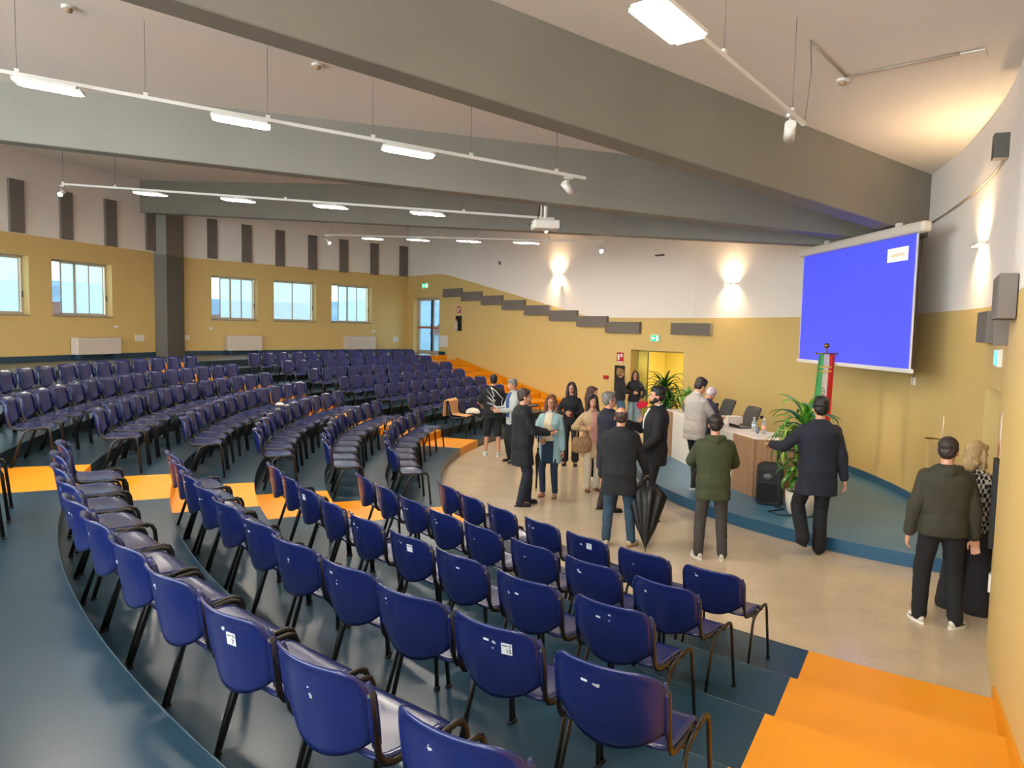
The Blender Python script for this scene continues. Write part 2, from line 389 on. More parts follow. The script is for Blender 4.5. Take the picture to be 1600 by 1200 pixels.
tr.inputs[0].default_value = (.36, .42, .46, 1); gl.inputs['Roughness'].default_value = .02; m2.inputs[0].default_value = .06
t.links.new(tr.outputs[0], m2.inputs[1]); t.links.new(gl.outputs[0], m2.inputs[2]); t.links.new(m2.outputs[0], ou.inputs[0])
FRM = mat('window_frame_beige', '#b9ab93', .45); DRK = mat('dark_gasket', '#2b3138', .5)
wn = [0]
def window(P0, d, s0, s1, z0, z1, kind, handle=True):
    """local x along wall (from s0 to s1), y outward; glazing set back in the reveal"""
    wn[0] += 1; a = Vector(P0) + d * s0; w = s1 - s0; h = z1 - z0; rz = math.atan2(d.y, d.x)
    root = empty('window_%d' % wn[0], (a.x, a.y, z0), rz, kind='structure')      # outward is local -y (room on the left)
    Y = -.22; bm = bmesh.new(); t = .05
    for c, s in (((w / 2, Y, t / 2), (w, .07, t)), ((w / 2, Y, h - t / 2), (w, .07, t)), ((t / 2, Y, h / 2), (t, .07, h)), ((w - t / 2, Y, h / 2), (t, .07, h))): box(bm, c, s)
    obj('frame', bm, FRM, root)
    xs = [.05, .27, .52, .76, 1.0] if kind == 'open' else [0.05, .5, 1.0]     # fractions from the photo's right to left
    xs = [0.0 + f for f in xs]
    if kind == 'open': cols = [(0.04, .30, 'f'), (.30, .54, 'f'), (.54, .76, 'f'), (.76, .97, 'c')]
    else: cols = [(.04, .5, 'f'), (.5, .97, 'f')]
    for i, (u0, u1, g) in enumerate(cols):
        x0, x1 = u0 * w, u1 * w
        bm = bmesh.new(); y = Y + (.012 if i % 2 else -.012); e = .022
        if g == 'f':
            for c, s in ((((x0 + x1) / 2, y, t + e / 2), (x1 - x0, .03, e)), (((x0 + x1) / 2, y, h - t - e / 2), (x1 - x0, .03, e)), ((x0 + e / 2, y, h / 2), (e, .03, h - 2 * t)), ((x1 - e / 2, y, h / 2), (e, .03, h - 2 * t))): box(bm, c, s)
            fr = obj('sash', bm, FRM, root)
            obj('pane', bx(((x0 + x1) / 2, y, h / 2), (x1 - x0 - 2 * e, .006, h - 2 * t - 2 * e)), FRO, fr)
        else: obj('pane', bx(((x0 + x1) / 2, y - .02, h / 2), (x1 - x0, .006, h - 2 * t)), CLR, root)
    if handle: obj('handle', bx((.045, Y + .05, h * .35), (.02, .03, .14), 0, .005), DRK, root)
    obj('sill', bx((w / 2, -.09, -.012), (w + .04, .24, .024), 0, .004), mat('stone_sill', '#8f8372', .5), root)
    return root
dR = (W2R - F1).normalized(); dL = (W1 - W2L).normalized()
for (s0, s1, z0, z1), kd in zip(winR, ('open', 'shut', 'open')): window(F1, dR, s0, s1, z0, z1, kd)
for (s0, s1, z0, z1), kd in zip(winL, ('open', 'shut', 'shut')): window(W2L, dL, s0, s1, z0, z1, kd)
# glazed escape door on the rim
a = F0 + FWd * dE[0]; w = dE[1] - dE[0]; h = edoor_top - RIM
root = empty('door_1', (a.x, a.y, RIM), math.atan2(FWd.y, FWd.x), kind='structure'); Y = -.24
bm = bmesh.new(); t = .05
for c, s in (((w / 2, Y, h - t / 2), (w, .07, t)), ((t / 2, Y, h / 2), (t, .07, h)), ((w - t / 2, Y, h / 2), (t, .07, h)), ((w / 2, Y, .03), (w, .07, .06))): box(bm, c, s)
obj('frame', bm, FRM, root)
for i, (u0, u1) in enumerate(((.03, .42), (.42, .97))):
    x0, x1 = u0 * w, u1 * w; bm = bmesh.new(); e = .06
    for c, s in ((((x0 + x1) / 2, Y, .06 + e / 2), (x1 - x0, .05, e)), (((x0 + x1) / 2, Y, h - t - e / 2), (x1 - x0, .05, e)), ((x0 + e / 2, Y, h / 2), (e, .05, h - .1)), ((x1 - e / 2, Y, h / 2), (e, .05, h - .1)), (((x0 + x1) / 2, Y, h * .47), (x1 - x0, .05, .09))): box(bm, c, s)
    lf = obj('door_leaf', bm, FRM, root); obj('pane', bx(((x0 + x1) / 2, Y, h / 2), (x1 - x0 - .1, .008, h - .2)), CLR, lf)
    obj('crash_bar', bx(((x0 + x1) / 2, Y + .09, h * .46), (x1 - x0 - .08, .035, .05), 0, .008), mat('red_bar', '#a8402e', .4), lf)
    obj('lock_rod', bx(((x1 - .05 if i == 0 else x0 + .05), Y + .05, h * .5), (.035, .03, h * .9)), DRK, lf)
# doorway beside the stage with the room behind it
YG = mat('corridor_paint', '#d8c258', .6, var=.02)
a = F0 + FWd * dW[0]; w = dW[1] - dW[0]; rz = math.atan2(FWd.y, FWd.x)
root = empty('wall_corridor', (a.x, a.y, 0), rz, kind='structure')
bm = bmesh.new(); D = 2.6
for c, s in (((w / 2, -D - .3, 1.5), (w + 3.4, .1, 3.0)), ((w + 1.2, -D / 2 - .3, 1.5), (.1, D, 3.0)), ((-.9, -D / 2 - .3, 1.5), (.1, D, 3.0)), ((w / 2, -D / 2 - .3, 2.75), (w + 3.4, D, .1))): box(bm, c, s)
obj('corridor_walls', bm, YG, root)
root = empty('door_2', (a.x, a.y, 0), rz, kind='structure'); h = door_top
bm = bmesh.new()
for c, s in (((w / 2, -.27, h - .02), (w, .06, .04)), ((.02, -.27, h / 2), (.04, .06, h)), ((w - .02, -.27, h / 2), (.04, .06, h))): box(bm, c, s)
obj('frame', bm, mat('doorway_trim', '#a89a55', .5), root)
hp = Vector((a.x, a.y)) + FWd * (w * .80) - fin * .3; hd_ = (hp - EYE.xy).normalized(); ll = Vector((hd_.dot(FWd), hd_.dot(fin))); la = math.atan2(ll.y, ll.x); lc = Vector((w * .80, -.3)) + ll * .42
lf = obj('door_leaf', bx((0, 0, 0), (.82, .05, h - .04)), mat('door_leaf_grey', '#5b5a50', .4), root, False, (lc.x, lc.y, h / 2), (0, 0, la))
obj('handle', bx((.3, .04, 0), (.12, .03, .02)), ALU, lf)
obj('side_panel', bx((w * .9, -.3, h / 2), (w * .19, .04, h)), YG, root)
ld = bpy.data.lights.new('corridor_light', 'AREA'); ld.shape = 'RECTANGLE'; ld.size = 1.0; ld.size_y = .3; ld.energy = 60; ld.color = (1, .93, .75)
lo = bpy.data.objects.new('corridor_fill_light', ld); COL.objects.link(lo); c = F0 + FWd * (dW[0] + w / 2) - fin * 1.5; lo.location = (c.x, c.y, 2.66)  # unseen area light added to brighten the room behind the doorway
# opening in the curved wall: lining, and the passage behind
p0, p1 = AC + Vector((math.cos(math.radians(op_a0)), math.sin(math.radians(op_a0)))) * AR, AC + Vector((math.cos(math.radians(op_a1)), math.sin(math.radians(op_a1)))) * AR
d = (p1 - p0).normalized(); n_ = Vector((d.y, -d.x)); c = (p0 + p1) / 2
root = empty('door_3', (c.x, c.y, 0), math.atan2(d.y, d.x), kind='structure'); w = (p1 - p0).length
bm = bmesh.new()
for cc, s in (((0, -1.6, 1.3), (w + 2.2, .1, 2.7)), ((w / 2 + 1.0, -1.0, 1.3), (.1, 1.3, 2.7)), ((-w / 2 - 1.0, -1.0, 1.3), (.1, 1.3, 2.7)), ((0, -1.0, 2.6), (w + 2.2, 1.4, .1))): box(bm, cc, s)
obj('passage_walls', bm, mat('passage_paint', '#b79a45', .6), root)
# ------------------------------------------------------------------ outdoors seen through the panes
bm = bmesh.new(); box(bm, (-45, 75, -4.2), (180, 160, .4)); struct('ground_outside', bm, mat('pale_ground_outside', '#b4b5a2', .9, var=.2, vscale=.2))  # ground made pale so it bounces sky light up to the ceiling
bm = bmesh.new()
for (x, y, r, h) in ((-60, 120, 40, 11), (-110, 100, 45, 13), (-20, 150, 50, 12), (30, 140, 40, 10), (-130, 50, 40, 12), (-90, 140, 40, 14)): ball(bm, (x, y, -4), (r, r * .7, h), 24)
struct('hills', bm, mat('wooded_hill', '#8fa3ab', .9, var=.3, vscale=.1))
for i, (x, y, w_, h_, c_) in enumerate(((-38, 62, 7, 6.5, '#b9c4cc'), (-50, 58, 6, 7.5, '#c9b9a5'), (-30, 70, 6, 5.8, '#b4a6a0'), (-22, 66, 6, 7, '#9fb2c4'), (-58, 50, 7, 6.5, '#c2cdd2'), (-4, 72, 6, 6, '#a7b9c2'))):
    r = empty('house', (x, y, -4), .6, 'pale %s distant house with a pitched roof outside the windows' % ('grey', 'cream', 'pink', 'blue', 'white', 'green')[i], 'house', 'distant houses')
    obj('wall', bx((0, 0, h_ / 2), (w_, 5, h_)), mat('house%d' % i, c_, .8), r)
    bm = bmesh.new(); v = [bm.verts.new(q) for q in ((-w_ / 2 - .3, -2.8, h_), (w_ / 2 + .3, -2.8, h_), (w_ / 2 + .3, 2.8, h_), (-w_ / 2 - .3, 2.8, h_), (-w_ / 2, 0, h_ + 1.6), (w_ / 2, 0, h_ + 1.6))]
    for q in ((0, 1, 5, 4), (2, 3, 4, 5), (1, 2, 5), (3, 0, 4), (3, 2, 1, 0)): bm.faces.new([v[i] for i in q])
    obj('roof', bm, mat('house_roof', '#8a5a48', .8), r)
# ------------------------------------------------------------------ chairs
CB = mat('blue_plastic', '#131d50', .24, var=.06, vscale=4, spec=.5)
CF = mat('black_tube', '#100e0c', .38, spec=.5)
def shell(w, h, th, fn, nu=14, nv=12, corner=.07, mi=0):
    """rounded-rectangle sheet fn(u,v)->point with thickness"""
    bm = bmesh.new(); g = []
    for j in range(nv + 1):
        row = []
        for i in range(nu + 1):
            a, b = -1 + 2 * i / nu, -1 + 2 * j / nv
            x, y = a * w / 2, b * h / 2; cx, cy = w / 2 - corner, h / 2 - corner
            if abs(x) > cx and abs(y) > cy:     # squeeze the square corner onto the round one
                dx, dy = abs(x) - cx, abs(y) - cy; m_ = max(dx, dy); l = math.hypot(dx, dy)
                if l > 1e-9: k = m_ / l; x = math.copysign(cx + dx * k, x); y = math.copysign(cy + dy * k, y)
            row.append(bm.verts.new(fn(x, y)))
        g.append(row)
    for j in range(nv):
        for i in range(nu): bm.faces.new((g[j][i], g[j][i + 1], g[j + 1][i + 1], g[j + 1][i]))
    bmesh.ops.recalc_face_normals(bm, faces=list(bm.faces))
    bmesh.ops.solidify(bm, geom=list(bm.faces), thickness=th)
    for f in bm.faces: f.smooth = True
    return bm
def back_pt(x, y):                       # x across, y along the height from the middle; faces +Y (towards the stage)
    z = .612 + y; t = (y + .17) / .34
    bow = .062 * (1 - (x / .235) ** 2)
    lean = -.05 * t - .0
    lo = 0
    if y < -.06: lo = (-.06 - y) * .8 * (x / .235) ** 2      # lower corners pulled up: bottom edge bows down in the middle
    roll = .02 * max(0, (y - .12) / .05) ** 2
    return (x * (1 - .06 * max(0, -y / .17)), -.225 + lean - bow - roll, z + lo)
def seat_pt(x, y):
    f = y / .21; z = .452 - .012 * (1 - (x / .23) ** 2) * (1 - f * f) - .035 * max(0, (f - .55) / .45) ** 2 + .012 * max(0, -f - .3)
    return (x, -.03 + y * .9, z)
_seat = _back = None
def chair_parts(root):
    obj('seat', shell(.46, .42, .012, seat_pt, corner=.06), CB, root, True)
    bk = obj('backrest', shell(.47, .34, .011, back_pt, corner=.085), CB, root, True)
    for s in (-1, 1):
        bm = bmesh.new(); tube(bm, [(s * .232, -.232, .52), (s * .233, -.243, .60), (s * .234, -.256, .69), (s * .225, -.27, .74)], [1, 1.1, 1.05, .6], 8, flat=(.011, .02), side=(1, 0, 0))
        obj('socket', bm, CB, bk, True)
    for s in (-1, 1):
        bm = bmesh.new(); tube(bm, [(s * .236, -.262, .71), (s * .236, -.248, .62), (s * .236, -.236, .53), (s * .236, -.228, .485), (s * .236, -.205, .452), (s * .236, -.165, .437), (s * .236, -.08, .433), (s * .236, .0, .432)], 1, 8, flat=(.009, .015), side=(1, 0, 0))
        obj('back_support', bm, CF, root, True)
    for s in (-1, 1):
        for f in (1, -1):
            bm = bmesh.new(); y2 = .212 if f > 0 else -.215
            P_ = [(.252, .02, .436), (.252, .07, .447), (.252, .125, .452), (.252, .158, .440), (.253, .174, .405), (.268, y2, .012)] if f > 0 else [(.252, .02, .436), (.252, -.04, .424), (.252, -.082, .402), (.253, -.102, .362), (.268, y2, .012)]
            tube(bm, [(s * a, b, c) for a, b, c in P_], 1, 10, flat=(.009, .0145), side=(1, 0, 0))
            lg = obj('leg', bm, CF, root, True)
            obj('foot_cap', bx((s * .268, y2, .008), (.024, .036, .016), 0, .004), CF, lg)
    bm = bmesh.new()
    for y in (.09, -.10): tube(bm, [(-.25, y, .425), (.25, y, .425)], .009, 8)
    obj('seat_frame', bm, CF, root, True)
proto = empty('auditorium_chair', (0, 0, 0), 0); chair_parts(proto)
def copy_tree(o, parent=None):
    c = o.copy(); COL.objects.link(c); c.parent = parent
    for ch in list(o.children): copy_tree(ch, c)
    return c
used = [False]
ORD = ['', 'first', 'second', 'third', 'fourth', 'fifth', 'sixth', 'seventh', 'eighth', 'ninth', 'tenth', 'eleventh', 'twelfth', 'thirteenth', 'fourteenth', 'fifteenth', 'sixteenth']
ROWS = {'N': ('near', {0: (209.6, 228.5, 7), 1: (209.3, 229.1, 8), 2: (208.8, 229.9, 9), 3: (208.3, 232.3, 11), 4: (208.7, 232.4, 11), 5: (208.9, 211.1, 2)}),
        'M': ('middle', {0: (170.4, 196.1, 9), 1: (170.1, 197.1, 10), 2: (169.7, 196.6, 11), 3: (169.5, 196.3, 12), 4: (168.7, 198.0, 13), 5: (168.2, 198.6, 15), 6: (169.0, 198.6, 15)}),
        'F': ('far', {0: (141.4, 159.3, 7), 1: (141.0, 160.6, 8), 2: (139.6, 160.3, 9), 3: (139.5, 161.0, 10), 4: (138.3, 160.7, 11), 5: (138.3, 160.0, 11), 6: (138.1, 160.6, 12)})}
CH = {}
for key, (blk, R) in ROWS.items():
    for k, (a0_, a1_, n_) in R.items():
        for i in range(n_):
            a = a0_ + (a1_ - a0_) * i / (n_ - 1) + random.uniform(-.12, .12); r = R0 + DR * k + .875 - .29 + random.uniform(-.012, .012); p = pol(r, a)
            o = proto if not used[0] else copy_tree(proto); used[0] = True
            o.location = (p.x, p.y, DZ * (k + 1) + .0005); d = O - p; o.rotation_euler = (0, 0, math.atan2(d.y, d.x) - PI / 2 + math.radians(random.uniform(-2.2, 2.2) + (4 if key == 'N' and k >= 3 else 0)))
            row = 'front row' if k == 0 else '%s row up' % ORD[k + 1]
            aisle = {'N': 'orange aisle behind it', 'M': 'far orange aisle', 'F': 'orange wall stairs'}[key]
            tag(o, 'blue chair, %s from the %s, %s, %s block' % (ORD[i + 1], aisle, row, blk), 'chair', 'blue chairs in the %s block' % blk)
            CH[key, k, i] = o
# ------------------------------------------------------------------ suspended tracks with LED panels and spots
LED = bpy.data.materials.new('led_diffuser'); LED.use_nodes = True; b_ = LED.node_tree.nodes['Principled BSDF']
b_.inputs['Base Color'].default_value = (1, 1, 1, 1); b_.inputs['Emission Color'].default_value = (1, .90, .76, 1); b_.inputs['Emission Strength'].default_value = LEDS = 80
SPT = mat('spot_lens', (1, .85, .65), emit=60)
def track(nm, A, zA, B, zB, panels, spots, cables, label):
    a, b = onz(*A, zA), onz(*B, zB); d = (b - a).normalized(); L = (b - a).length
    Q = d.to_track_quat('X', 'Z'); root = empty('lighting_track', a, 0, label, 'track light', 'suspended lighting tracks')
    root.rotation_mode = 'QUATERNION'; root.rotation_quaternion = Q
    obj('rail', bx((L / 2, 0, .02), (L, .036, .04), 0, .004), WHP, root)
    def s_of(px):                       # where along the rail the photo column falls
        best = min(range(401), key=lambda i: abs(proj_x(a + d * (L * i / 400)) - px)); return L * best / 400
    for px in cables:
        s = s_of(px); p = a + d * s; bm = bmesh.new(); zc = zceil(p); inv = Q.inverted()
        e0 = inv @ Vector((0, 0, .04)); e1 = inv @ Vector((0, 0, zc - p.z)); tube(bm, [Vector((s, 0, 0)) + e0, Vector((s, 0, 0)) + e1], .0035, 5)
        obj('suspension_cable', bm, mat('cable_grey', '#6b635a', .5), root)
        obj('clip', bx((s, 0, .055), (.05, .03, .04), 0, .005), WHP, root)
    for px in panels:
        s = s_of(px); r = empty('led_panel', a + d * s, 0); r.rotation_mode = 'QUATERNION'; r.rotation_quaternion = Q
        tag(r, None, 'ceiling light', 'led panels on the tracks'); PANELS.append((nm, px, r))
        obj('adapter', bx((0, 0, -.015), (.2, .034, .03), 0, .004), WHP, r)
        bm = bx((0, 0, -.045), (.64, .29, .03)); bmesh.ops.bevel(bm, geom=[e for e in bm.edges if abs(e.verts[0].co.z - e.verts[1].co.z) > .02], offset=.035, segments=4, affect='EDGES'); obj('housing', bm, WHP, r)
        bm = bx((0, 0, -.0625), (.61, .26, .006)); bmesh.ops.bevel(bm, geom=[e for e in bm.edges if abs(e.verts[0].co.z - e.verts[1].co.z) > .004], offset=.03, segments=4, affect='EDGES'); obj('diffuser', bm, LED, r)
    for px, aim, lab in spots:
        s = s_of(px); p = a + d * s; r = empty('spotlight', p, 0, lab, 'spotlight', 'spotlights on the tracks')
        obj('adapter', bx((0, 0, -.015), (.12, .034, .03), math.atan2(d.y, d.x), .004), WHP, r); bm = bmesh.new(); cyl(bm, (0, 0, -.03), (0, 0, -.1), .008, 8); obj('stem', bm, WHP, r)
        v = (Vector(aim) - (p + Vector((0, 0, -.15)))).normalized(); c = Vector((0, 0, -.15)); bm = bmesh.new(); cyl(bm, c - v * .1, c + v * .1, .05, 20); obj('spot_body', bm, WHP, r)
        bm = bmesh.new(); cyl(bm, c + v * .1, c + v * .104, .041, 20); obj('lens', bm, SPT, r)
        l = bpy.data.lights.new('spot', 'SPOT'); l.energy = 140; l.spot_size = math.radians(42); l.spot_blend = .5; l.color = (1, .85, .66); l.shadow_soft_size = .04
        lo = bpy.data.objects.new('spot_lamp', l); COL.objects.link(lo); lo.location = p + c + v * .12; lo.rotation_mode = 'QUATERNION'; lo.rotation_quaternion = v.to_track_quat('-Z', 'Y')
def proj_x(p):
    v = p - EYE; return 800 + FPX * v.dot(_rt) / v.dot(_fw)
PANELS = []
track('near', (905, -95), 4.85, (1256, 197), 4.65, [1047], [(1235, (4.5, 13.5, 1), 'white spotlight beside the big near beam, aimed at the stage')], [1131, 1238], 'white light rail above the near block, nearest to the stage wall')
track('first', (-60, 103), 5.25, (915, 281), 4.66, [77, 378, 638], [(888, (4.4, 12.8, 1), 'white spotlight at the end of the long rail')], [25, 228, 418, 582, 735, 868], 'longest white light rail crossing over the middle rows')
track('second', (97, 289), 5.4, (866, 343.5), 4.66, [235, 373, 518, 668], [(848, (4.2, 12.0, 1), 'white spotlight beside the projector'), (94, (-9, 9, .9), 'lit spotlight hanging by the window wall panels')], [98, 180, 445, 725], 'white light rail ending at the ceiling projector')
track('third', (507, 368), 5.3, (946, 379), 4.66, [582, 653, 733, 823], [(938, (3.9, 12.5, 1), 'lit spotlight on the farthest rail, over the side wall'), (512, (-2, 20, 1.2), 'lit spotlight over the far end of the window wall')], [517, 684, 745, 857, 920], 'farthest white light rail, close to the side wall')
for nm, px, r in PANELS:
    q = {'near': 'largest led panel, glowing on the near rail above the stage approach', 'first': 'glowing led panel on the longest rail, %s from the stage end' % {77: 'third', 378: 'second', 638: 'first'}.get(px),
         'second': 'glowing led panel on the projector rail, %s from the window wall' % {235: 'first', 373: 'second', 518: 'third', 668: 'fourth'}.get(px), 'third': 'small glowing led panel on the farthest rail, %s from the window wall' % {582: 'first', 653: 'second', 733: 'third', 823: 'fourth'}.get(px)}[nm]
    r['label'] = q
# panels outside the photo that light the rows beside and behind the camera
for p in ((-1.0, 2.2, 5.0), (-7.5, 6.2, 5.5), (-5.5, 2.5, 5.3)):
    r = empty('led_panel', p, .7, 'led panel above the near rows, out of the photo, %s' % {-1.0: 'over the camera', -7.5: 'over the left rows', -5.5: 'behind the left rows'}[p[0]], 'ceiling light', 'led panels on the tracks'); obj('housing', bx((0, 0, -.045), (.64, .29, .03)), WHP, r); obj('diffuser', bx((0, 0, -.063), (.6, .26, .006)), LED, r)
# ------------------------------------------------------------------ wall-mounted things
def far_pt(x, y): return onw(x, y, F0, F1), Vector((fin.x, fin.y, 0))
def arc_pt(x, y): p = arc_hit(x, y); n = Vector((AC.x - p.x, AC.y - p.y, 0)).normalized(); return p, n
def wr_pt(x, y): d = W2R - F1; n = Vector((-d.y, d.x, 0)).normalized(); return onw(x, y, F1, W2R), n
def wl_pt(x, y): d = W1 - W2L; n = Vector((-d.y, d.x, 0)).normalized(); return onw(x, y, W2L, W1), n
def nw_pt(x, y): d = NW - near_end; n = Vector((-d.y, d.x, 0)).normalized(); return onw(x, y, near_end, NW), n
def mount(fn, xl, xr, yt, yb):
    """centre, width, height, rotation of a rectangle seen at xl..xr, yt..yb on a wall (local +y leaves the wall)"""
    a, n = fn(xl, (yt + yb) / 2); b, _ = fn(xr, (yt + yb) / 2); m_, n = fn((xl + xr) / 2, (yt + yb) / 2)
    zt = fn((xl + xr) / 2, yt)[0].z; zb = fn((xl + xr) / 2, yb)[0].z; c = (a + b) / 2; c.z = (zt + zb) / 2
    return c, (a.xy - b.xy).length, zt - zb, math.atan2(n.y, n.x) - PI / 2, n
def wall_box(name, fn, rect, th, m, label, cat, group=None, bev=.004, w=None, h=None):
    c, w_, h_, rz, n = mount(fn, *rect); o = obj(name, bx((0, th / 2, 0), (w or w_, th, h or h_), 0, bev), m, None, False, c, (0, 0, rz)); tag(o, label, cat, group); return o, (w or w_), (h or h_)
nth = ['first', 'second', 'third', 'fourth', 'fifth', 'sixth', 'seventh', 'eighth']
for i, (xl, xr, yt, yb) in enumerate([(12, 35, 281, 363), (92, 111, 300, 374), (162, 180, 312.5, 384.5), (226.5, 243, 325, 391.5)]):
    wall_box('acoustic_panel', wl_pt, (xl, xr, yt, yb), .07, PAN, 'tall grey acoustic panel, %s from the pillar on the window wall beyond it' % nth[3 - i] if i < 3 else 'tall grey acoustic panel touching the grey pillar', 'acoustic panel', 'tall acoustic panels')
for i, (xl, xr, yt, yb) in enumerate([(323.5, 338, 342.5, 404), (377.5, 392, 351.5, 410), (430, 443.5, 360, 416), (481, 494, 368, 421.5), (530, 542.5, 374.5, 425.5), (578.5, 590, 380.5, 429), (624, 635.5, 385, 432)]):
    wall_box('acoustic_panel', wr_pt, (xl, xr, yt, yb), .07, PAN, 'tall grey acoustic panel, %s right of the pillar' % nth[i] if i < 6 else 'tall grey acoustic panel in the room corner by the escape door', 'acoustic panel', 'tall acoustic panels')
stp_ = [(695, 723.5, 451, 464), (723.5, 754.5, 456, 470), (754.5, 787, 462, 476.5), (787, 822, 469, 484), (822, 861, 477, 492.5), (861, 904, 485, 501.5), (904, 951, 494, 510.5), (949, 1002.5, 503, 520.5)]
for i, q in enumerate(stp_):
    wall_box('acoustic_panel', far_pt, q, .1, PAN, 'long grey acoustic panel, %s from the top of the stepped run' % nth[i], 'acoustic panel', 'stepped acoustic panels')
wall_box('acoustic_panel', arc_pt, (1052, 1114, 505, 523.5), .1, PAN, 'long grey acoustic panel alone above the doorway plant', 'acoustic panel', 'stepped acoustic panels')
def arcp(a, z): return Vector((AC.x + AR * math.cos(math.radians(a)), AC.y + AR * math.sin(math.radians(a)), z))
for i, (a0_, z0_, lab) in enumerate([(-24.8, 2.80, 'grey acoustic panel on the stage wall, farthest of the three near the opening'), (-33.3, 2.79, 'grey acoustic panel right above the green exit sign'), (-37.2, 3.0, 'grey acoustic panel cut by the right photo edge')]):
    p = arcp(a0_, z0_) if a0_ > -36 else Vector((3.93, 5.80, z0_)); n = Vector((AC.x - p.x, AC.y - p.y, 0)).normalized() if a0_ > -36 else Vector((-.868, .497, 0))
    tag(obj('acoustic_panel', bx((0, .06, 0), (.68, .12, .34), 0, .006), PAN, None, False, p, (0, 0, math.atan2(n.y, n.x) - PI / 2)), lab, 'acoustic panel', 'stepped acoustic panels')
# wall lamps washing up and down
def wall_lamp(fn, x, y, label, e=15):
    c, n = fn(x, y); rz = math.atan2(n.y, n.x) - PI / 2; r = empty('wall_lamp', c, rz, label, 'wall lamp', 'up and down wall lamps')
    obj('lamp_body', bx((0, .06, 0), (.42, .1, .035), 0, .008), WHP, r); obj('wall_plate', bx((0, .008, 0), (.2, .016, .07), 0, .004), WHP, r)
    for s in (1, -1):
        obj('lens', bx((0, .06, s * .019), (.36, .06, .004)), mat('warm_lens', (1, .78, .5), emit=9), r)
        l = bpy.data.lights.new('wash', 'AREA'); l.shape = 'RECTANGLE'; l.size = .34; l.size_y = .05; l.energy = e; l.color = (1, .72, .42); l.spread = math.radians(125)
        lo = bpy.data.objects.new('wash_light', l); COL.objects.link(lo); lo.parent = r; lo.location = (0, .06, s * .024); lo.rotation_euler = (PI if s > 0 else 0, 0, 0)
wall_lamp(far_pt, 873, 429, 'lit wall lamp above the stepped grey panels'); wall_lamp(arc_pt, 1144, 444, 'lit wall lamp left of the projection screen'); wall_lamp(arc_pt, 1537, 381, 'lit wall lamp right of the projection screen', 11)
# signs, switches, plates
def face(name, w, h, y, m, parent, x=0, z=0, th=.003): return obj(name, bx((x, y, z), (w, th, h)), m, parent)
GRN = mat('sign_green', '#0f9a5f', .5, emit=1.2); GRW = mat('sign_white_lit', (1, 1, .95), emit=1.6)
def exit_sign(fn, rect, label, w=None, lit=True):
    c, w_, h_, rz, n = mount(fn, *rect); w = w or w_; h = h_
    r = empty('exit_sign', c, rz, label, 'exit sign'); obj('housing', bx((0, .025, .0), (w + .04, .05, h + .03), 0, .004), WHP, r)
    face('sign_face', w, h, .052, GRN, r); y = .0555
    # door outline, running figure, arrow
    for cx, cz, ww, hh in ((-w * .3, 0, w * .2, h * .75),): face('door_symbol', ww, hh, y, GRW, r, cx, cz)
    bm = bmesh.new(); v = [bm.verts.new((w * q[0], y + .001, h * q[1])) for q in ((.05, .1), (.2, .1), (.2, .3), (.36, 0), (.2, -.3), (.2, -.1), (.05, -.1))]; bm.faces.new(v); bmesh.ops.solidify(bm, geom=list(bm.faces), thickness=.002); obj('arrow_symbol', bm, GRW, r)
    return r
exit_sign(arc_pt if False else far_pt, (1019, 1031, 524, 533), 'lit green exit sign above the doorway beside the stage')
exit_sign(far_pt, (661, 670, 443, 450), 'small green exit sign above the glazed escape door')
p = arcp(-28.0, 2.48); n = Vector((AC.x - p.x, AC.y - p.y, 0)).normalized(); r = empty('exit_sign', p, math.atan2(n.y, n.x) - PI / 2, 'lit exit sign on the stage wall under the near grey panels', 'exit sign')
obj('housing', bx((0, .02, 0), (.34, .04, .18), 0, .004), WHP, r); face('sign_face', .3, .14, .042, mat('sign_green_pale', '#3fc6b0', .5, emit=2.5), r)
RED = mat('sign_red', '#b01c24', .5)
def info_sign(fn, rect, label):
    c, w, h, rz, n = mount(fn, *rect); r = empty('safety_sign', c, rz, label, 'safety sign', 'red fire safety signs'); obj('plate', bx((0, .004, 0), (w, .008, h), 0, .001), RED, r)
    face('white_border', w * .9, h * .12, .0095, WHP, r, 0, -h * .42); face('extinguisher_symbol', w * .28, h * .55, .0095, WHP, r, w * .22, .04 * h); face('hose_symbol', w * .3, h * .3, .0095, WHP, r, -w * .22, .22 * h)
info_sign(far_pt, (964, 974.5, 550.5, 567), 'red and white fire safety sign over the black recess by the doorway')
info_sign(far_pt, (714.5, 720.5, 479, 491), 'small safety sign over the extinguisher beyond the escape door')
BLKP = mat('matt_black', '#0d0d0f', .6)
wall_box('fire_cabinet', far_pt, (962, 976, 571, 612), .06, BLKP, 'black fire cabinet beside the doorway behind the two young women', 'cabinet')
c, w, h, rz, n = mount(far_pt, 713, 721.5, 493.5, 517); r = empty('fire_extinguisher', c, rz, 'fire extinguisher in a black wall niche beyond the escape door', 'fire extinguisher')
obj('back_board', bx((0, .02, 0), (w, .04, h), 0, .003), BLKP, r); bm = bmesh.new(); lathe(bm, [(.0, -.26), (.065, -.26), (.07, -.22), (.07, .02), (.03, .08), (.02, .12), (0, .12)], 16, (.02, .11, 0)); obj('cylinder', bm, mat('silver_red', '#a8a09a', .3), r, True)
obj('valve', bx((.02, .11, .14), (.05, .03, .05), 0, .005), RED, r)
wall_box('wall_plate', far_pt, (688, 699.5, 524.5, 542), .04, WHP, 'white rectangular service plate right of the escape door', 'wall plate')
wall_box('call_point', far_pt, (944.5, 951, 586.5, 592), .05, RED, 'small dark red fire call point on the yellow side wall', 'call point')
wall_box('light_switch', arc_pt, (1071, 1077, 608, 614), .02, WHP, 'white switch plate on the wall behind the desk, left one', 'switch'); wall_box('light_switch', arc_pt, (1080, 1086, 609, 615), .02, WHP, 'white switch plate behind the man in the grey blazer', 'switch')
p = arcp(-36.9, 1.74); 
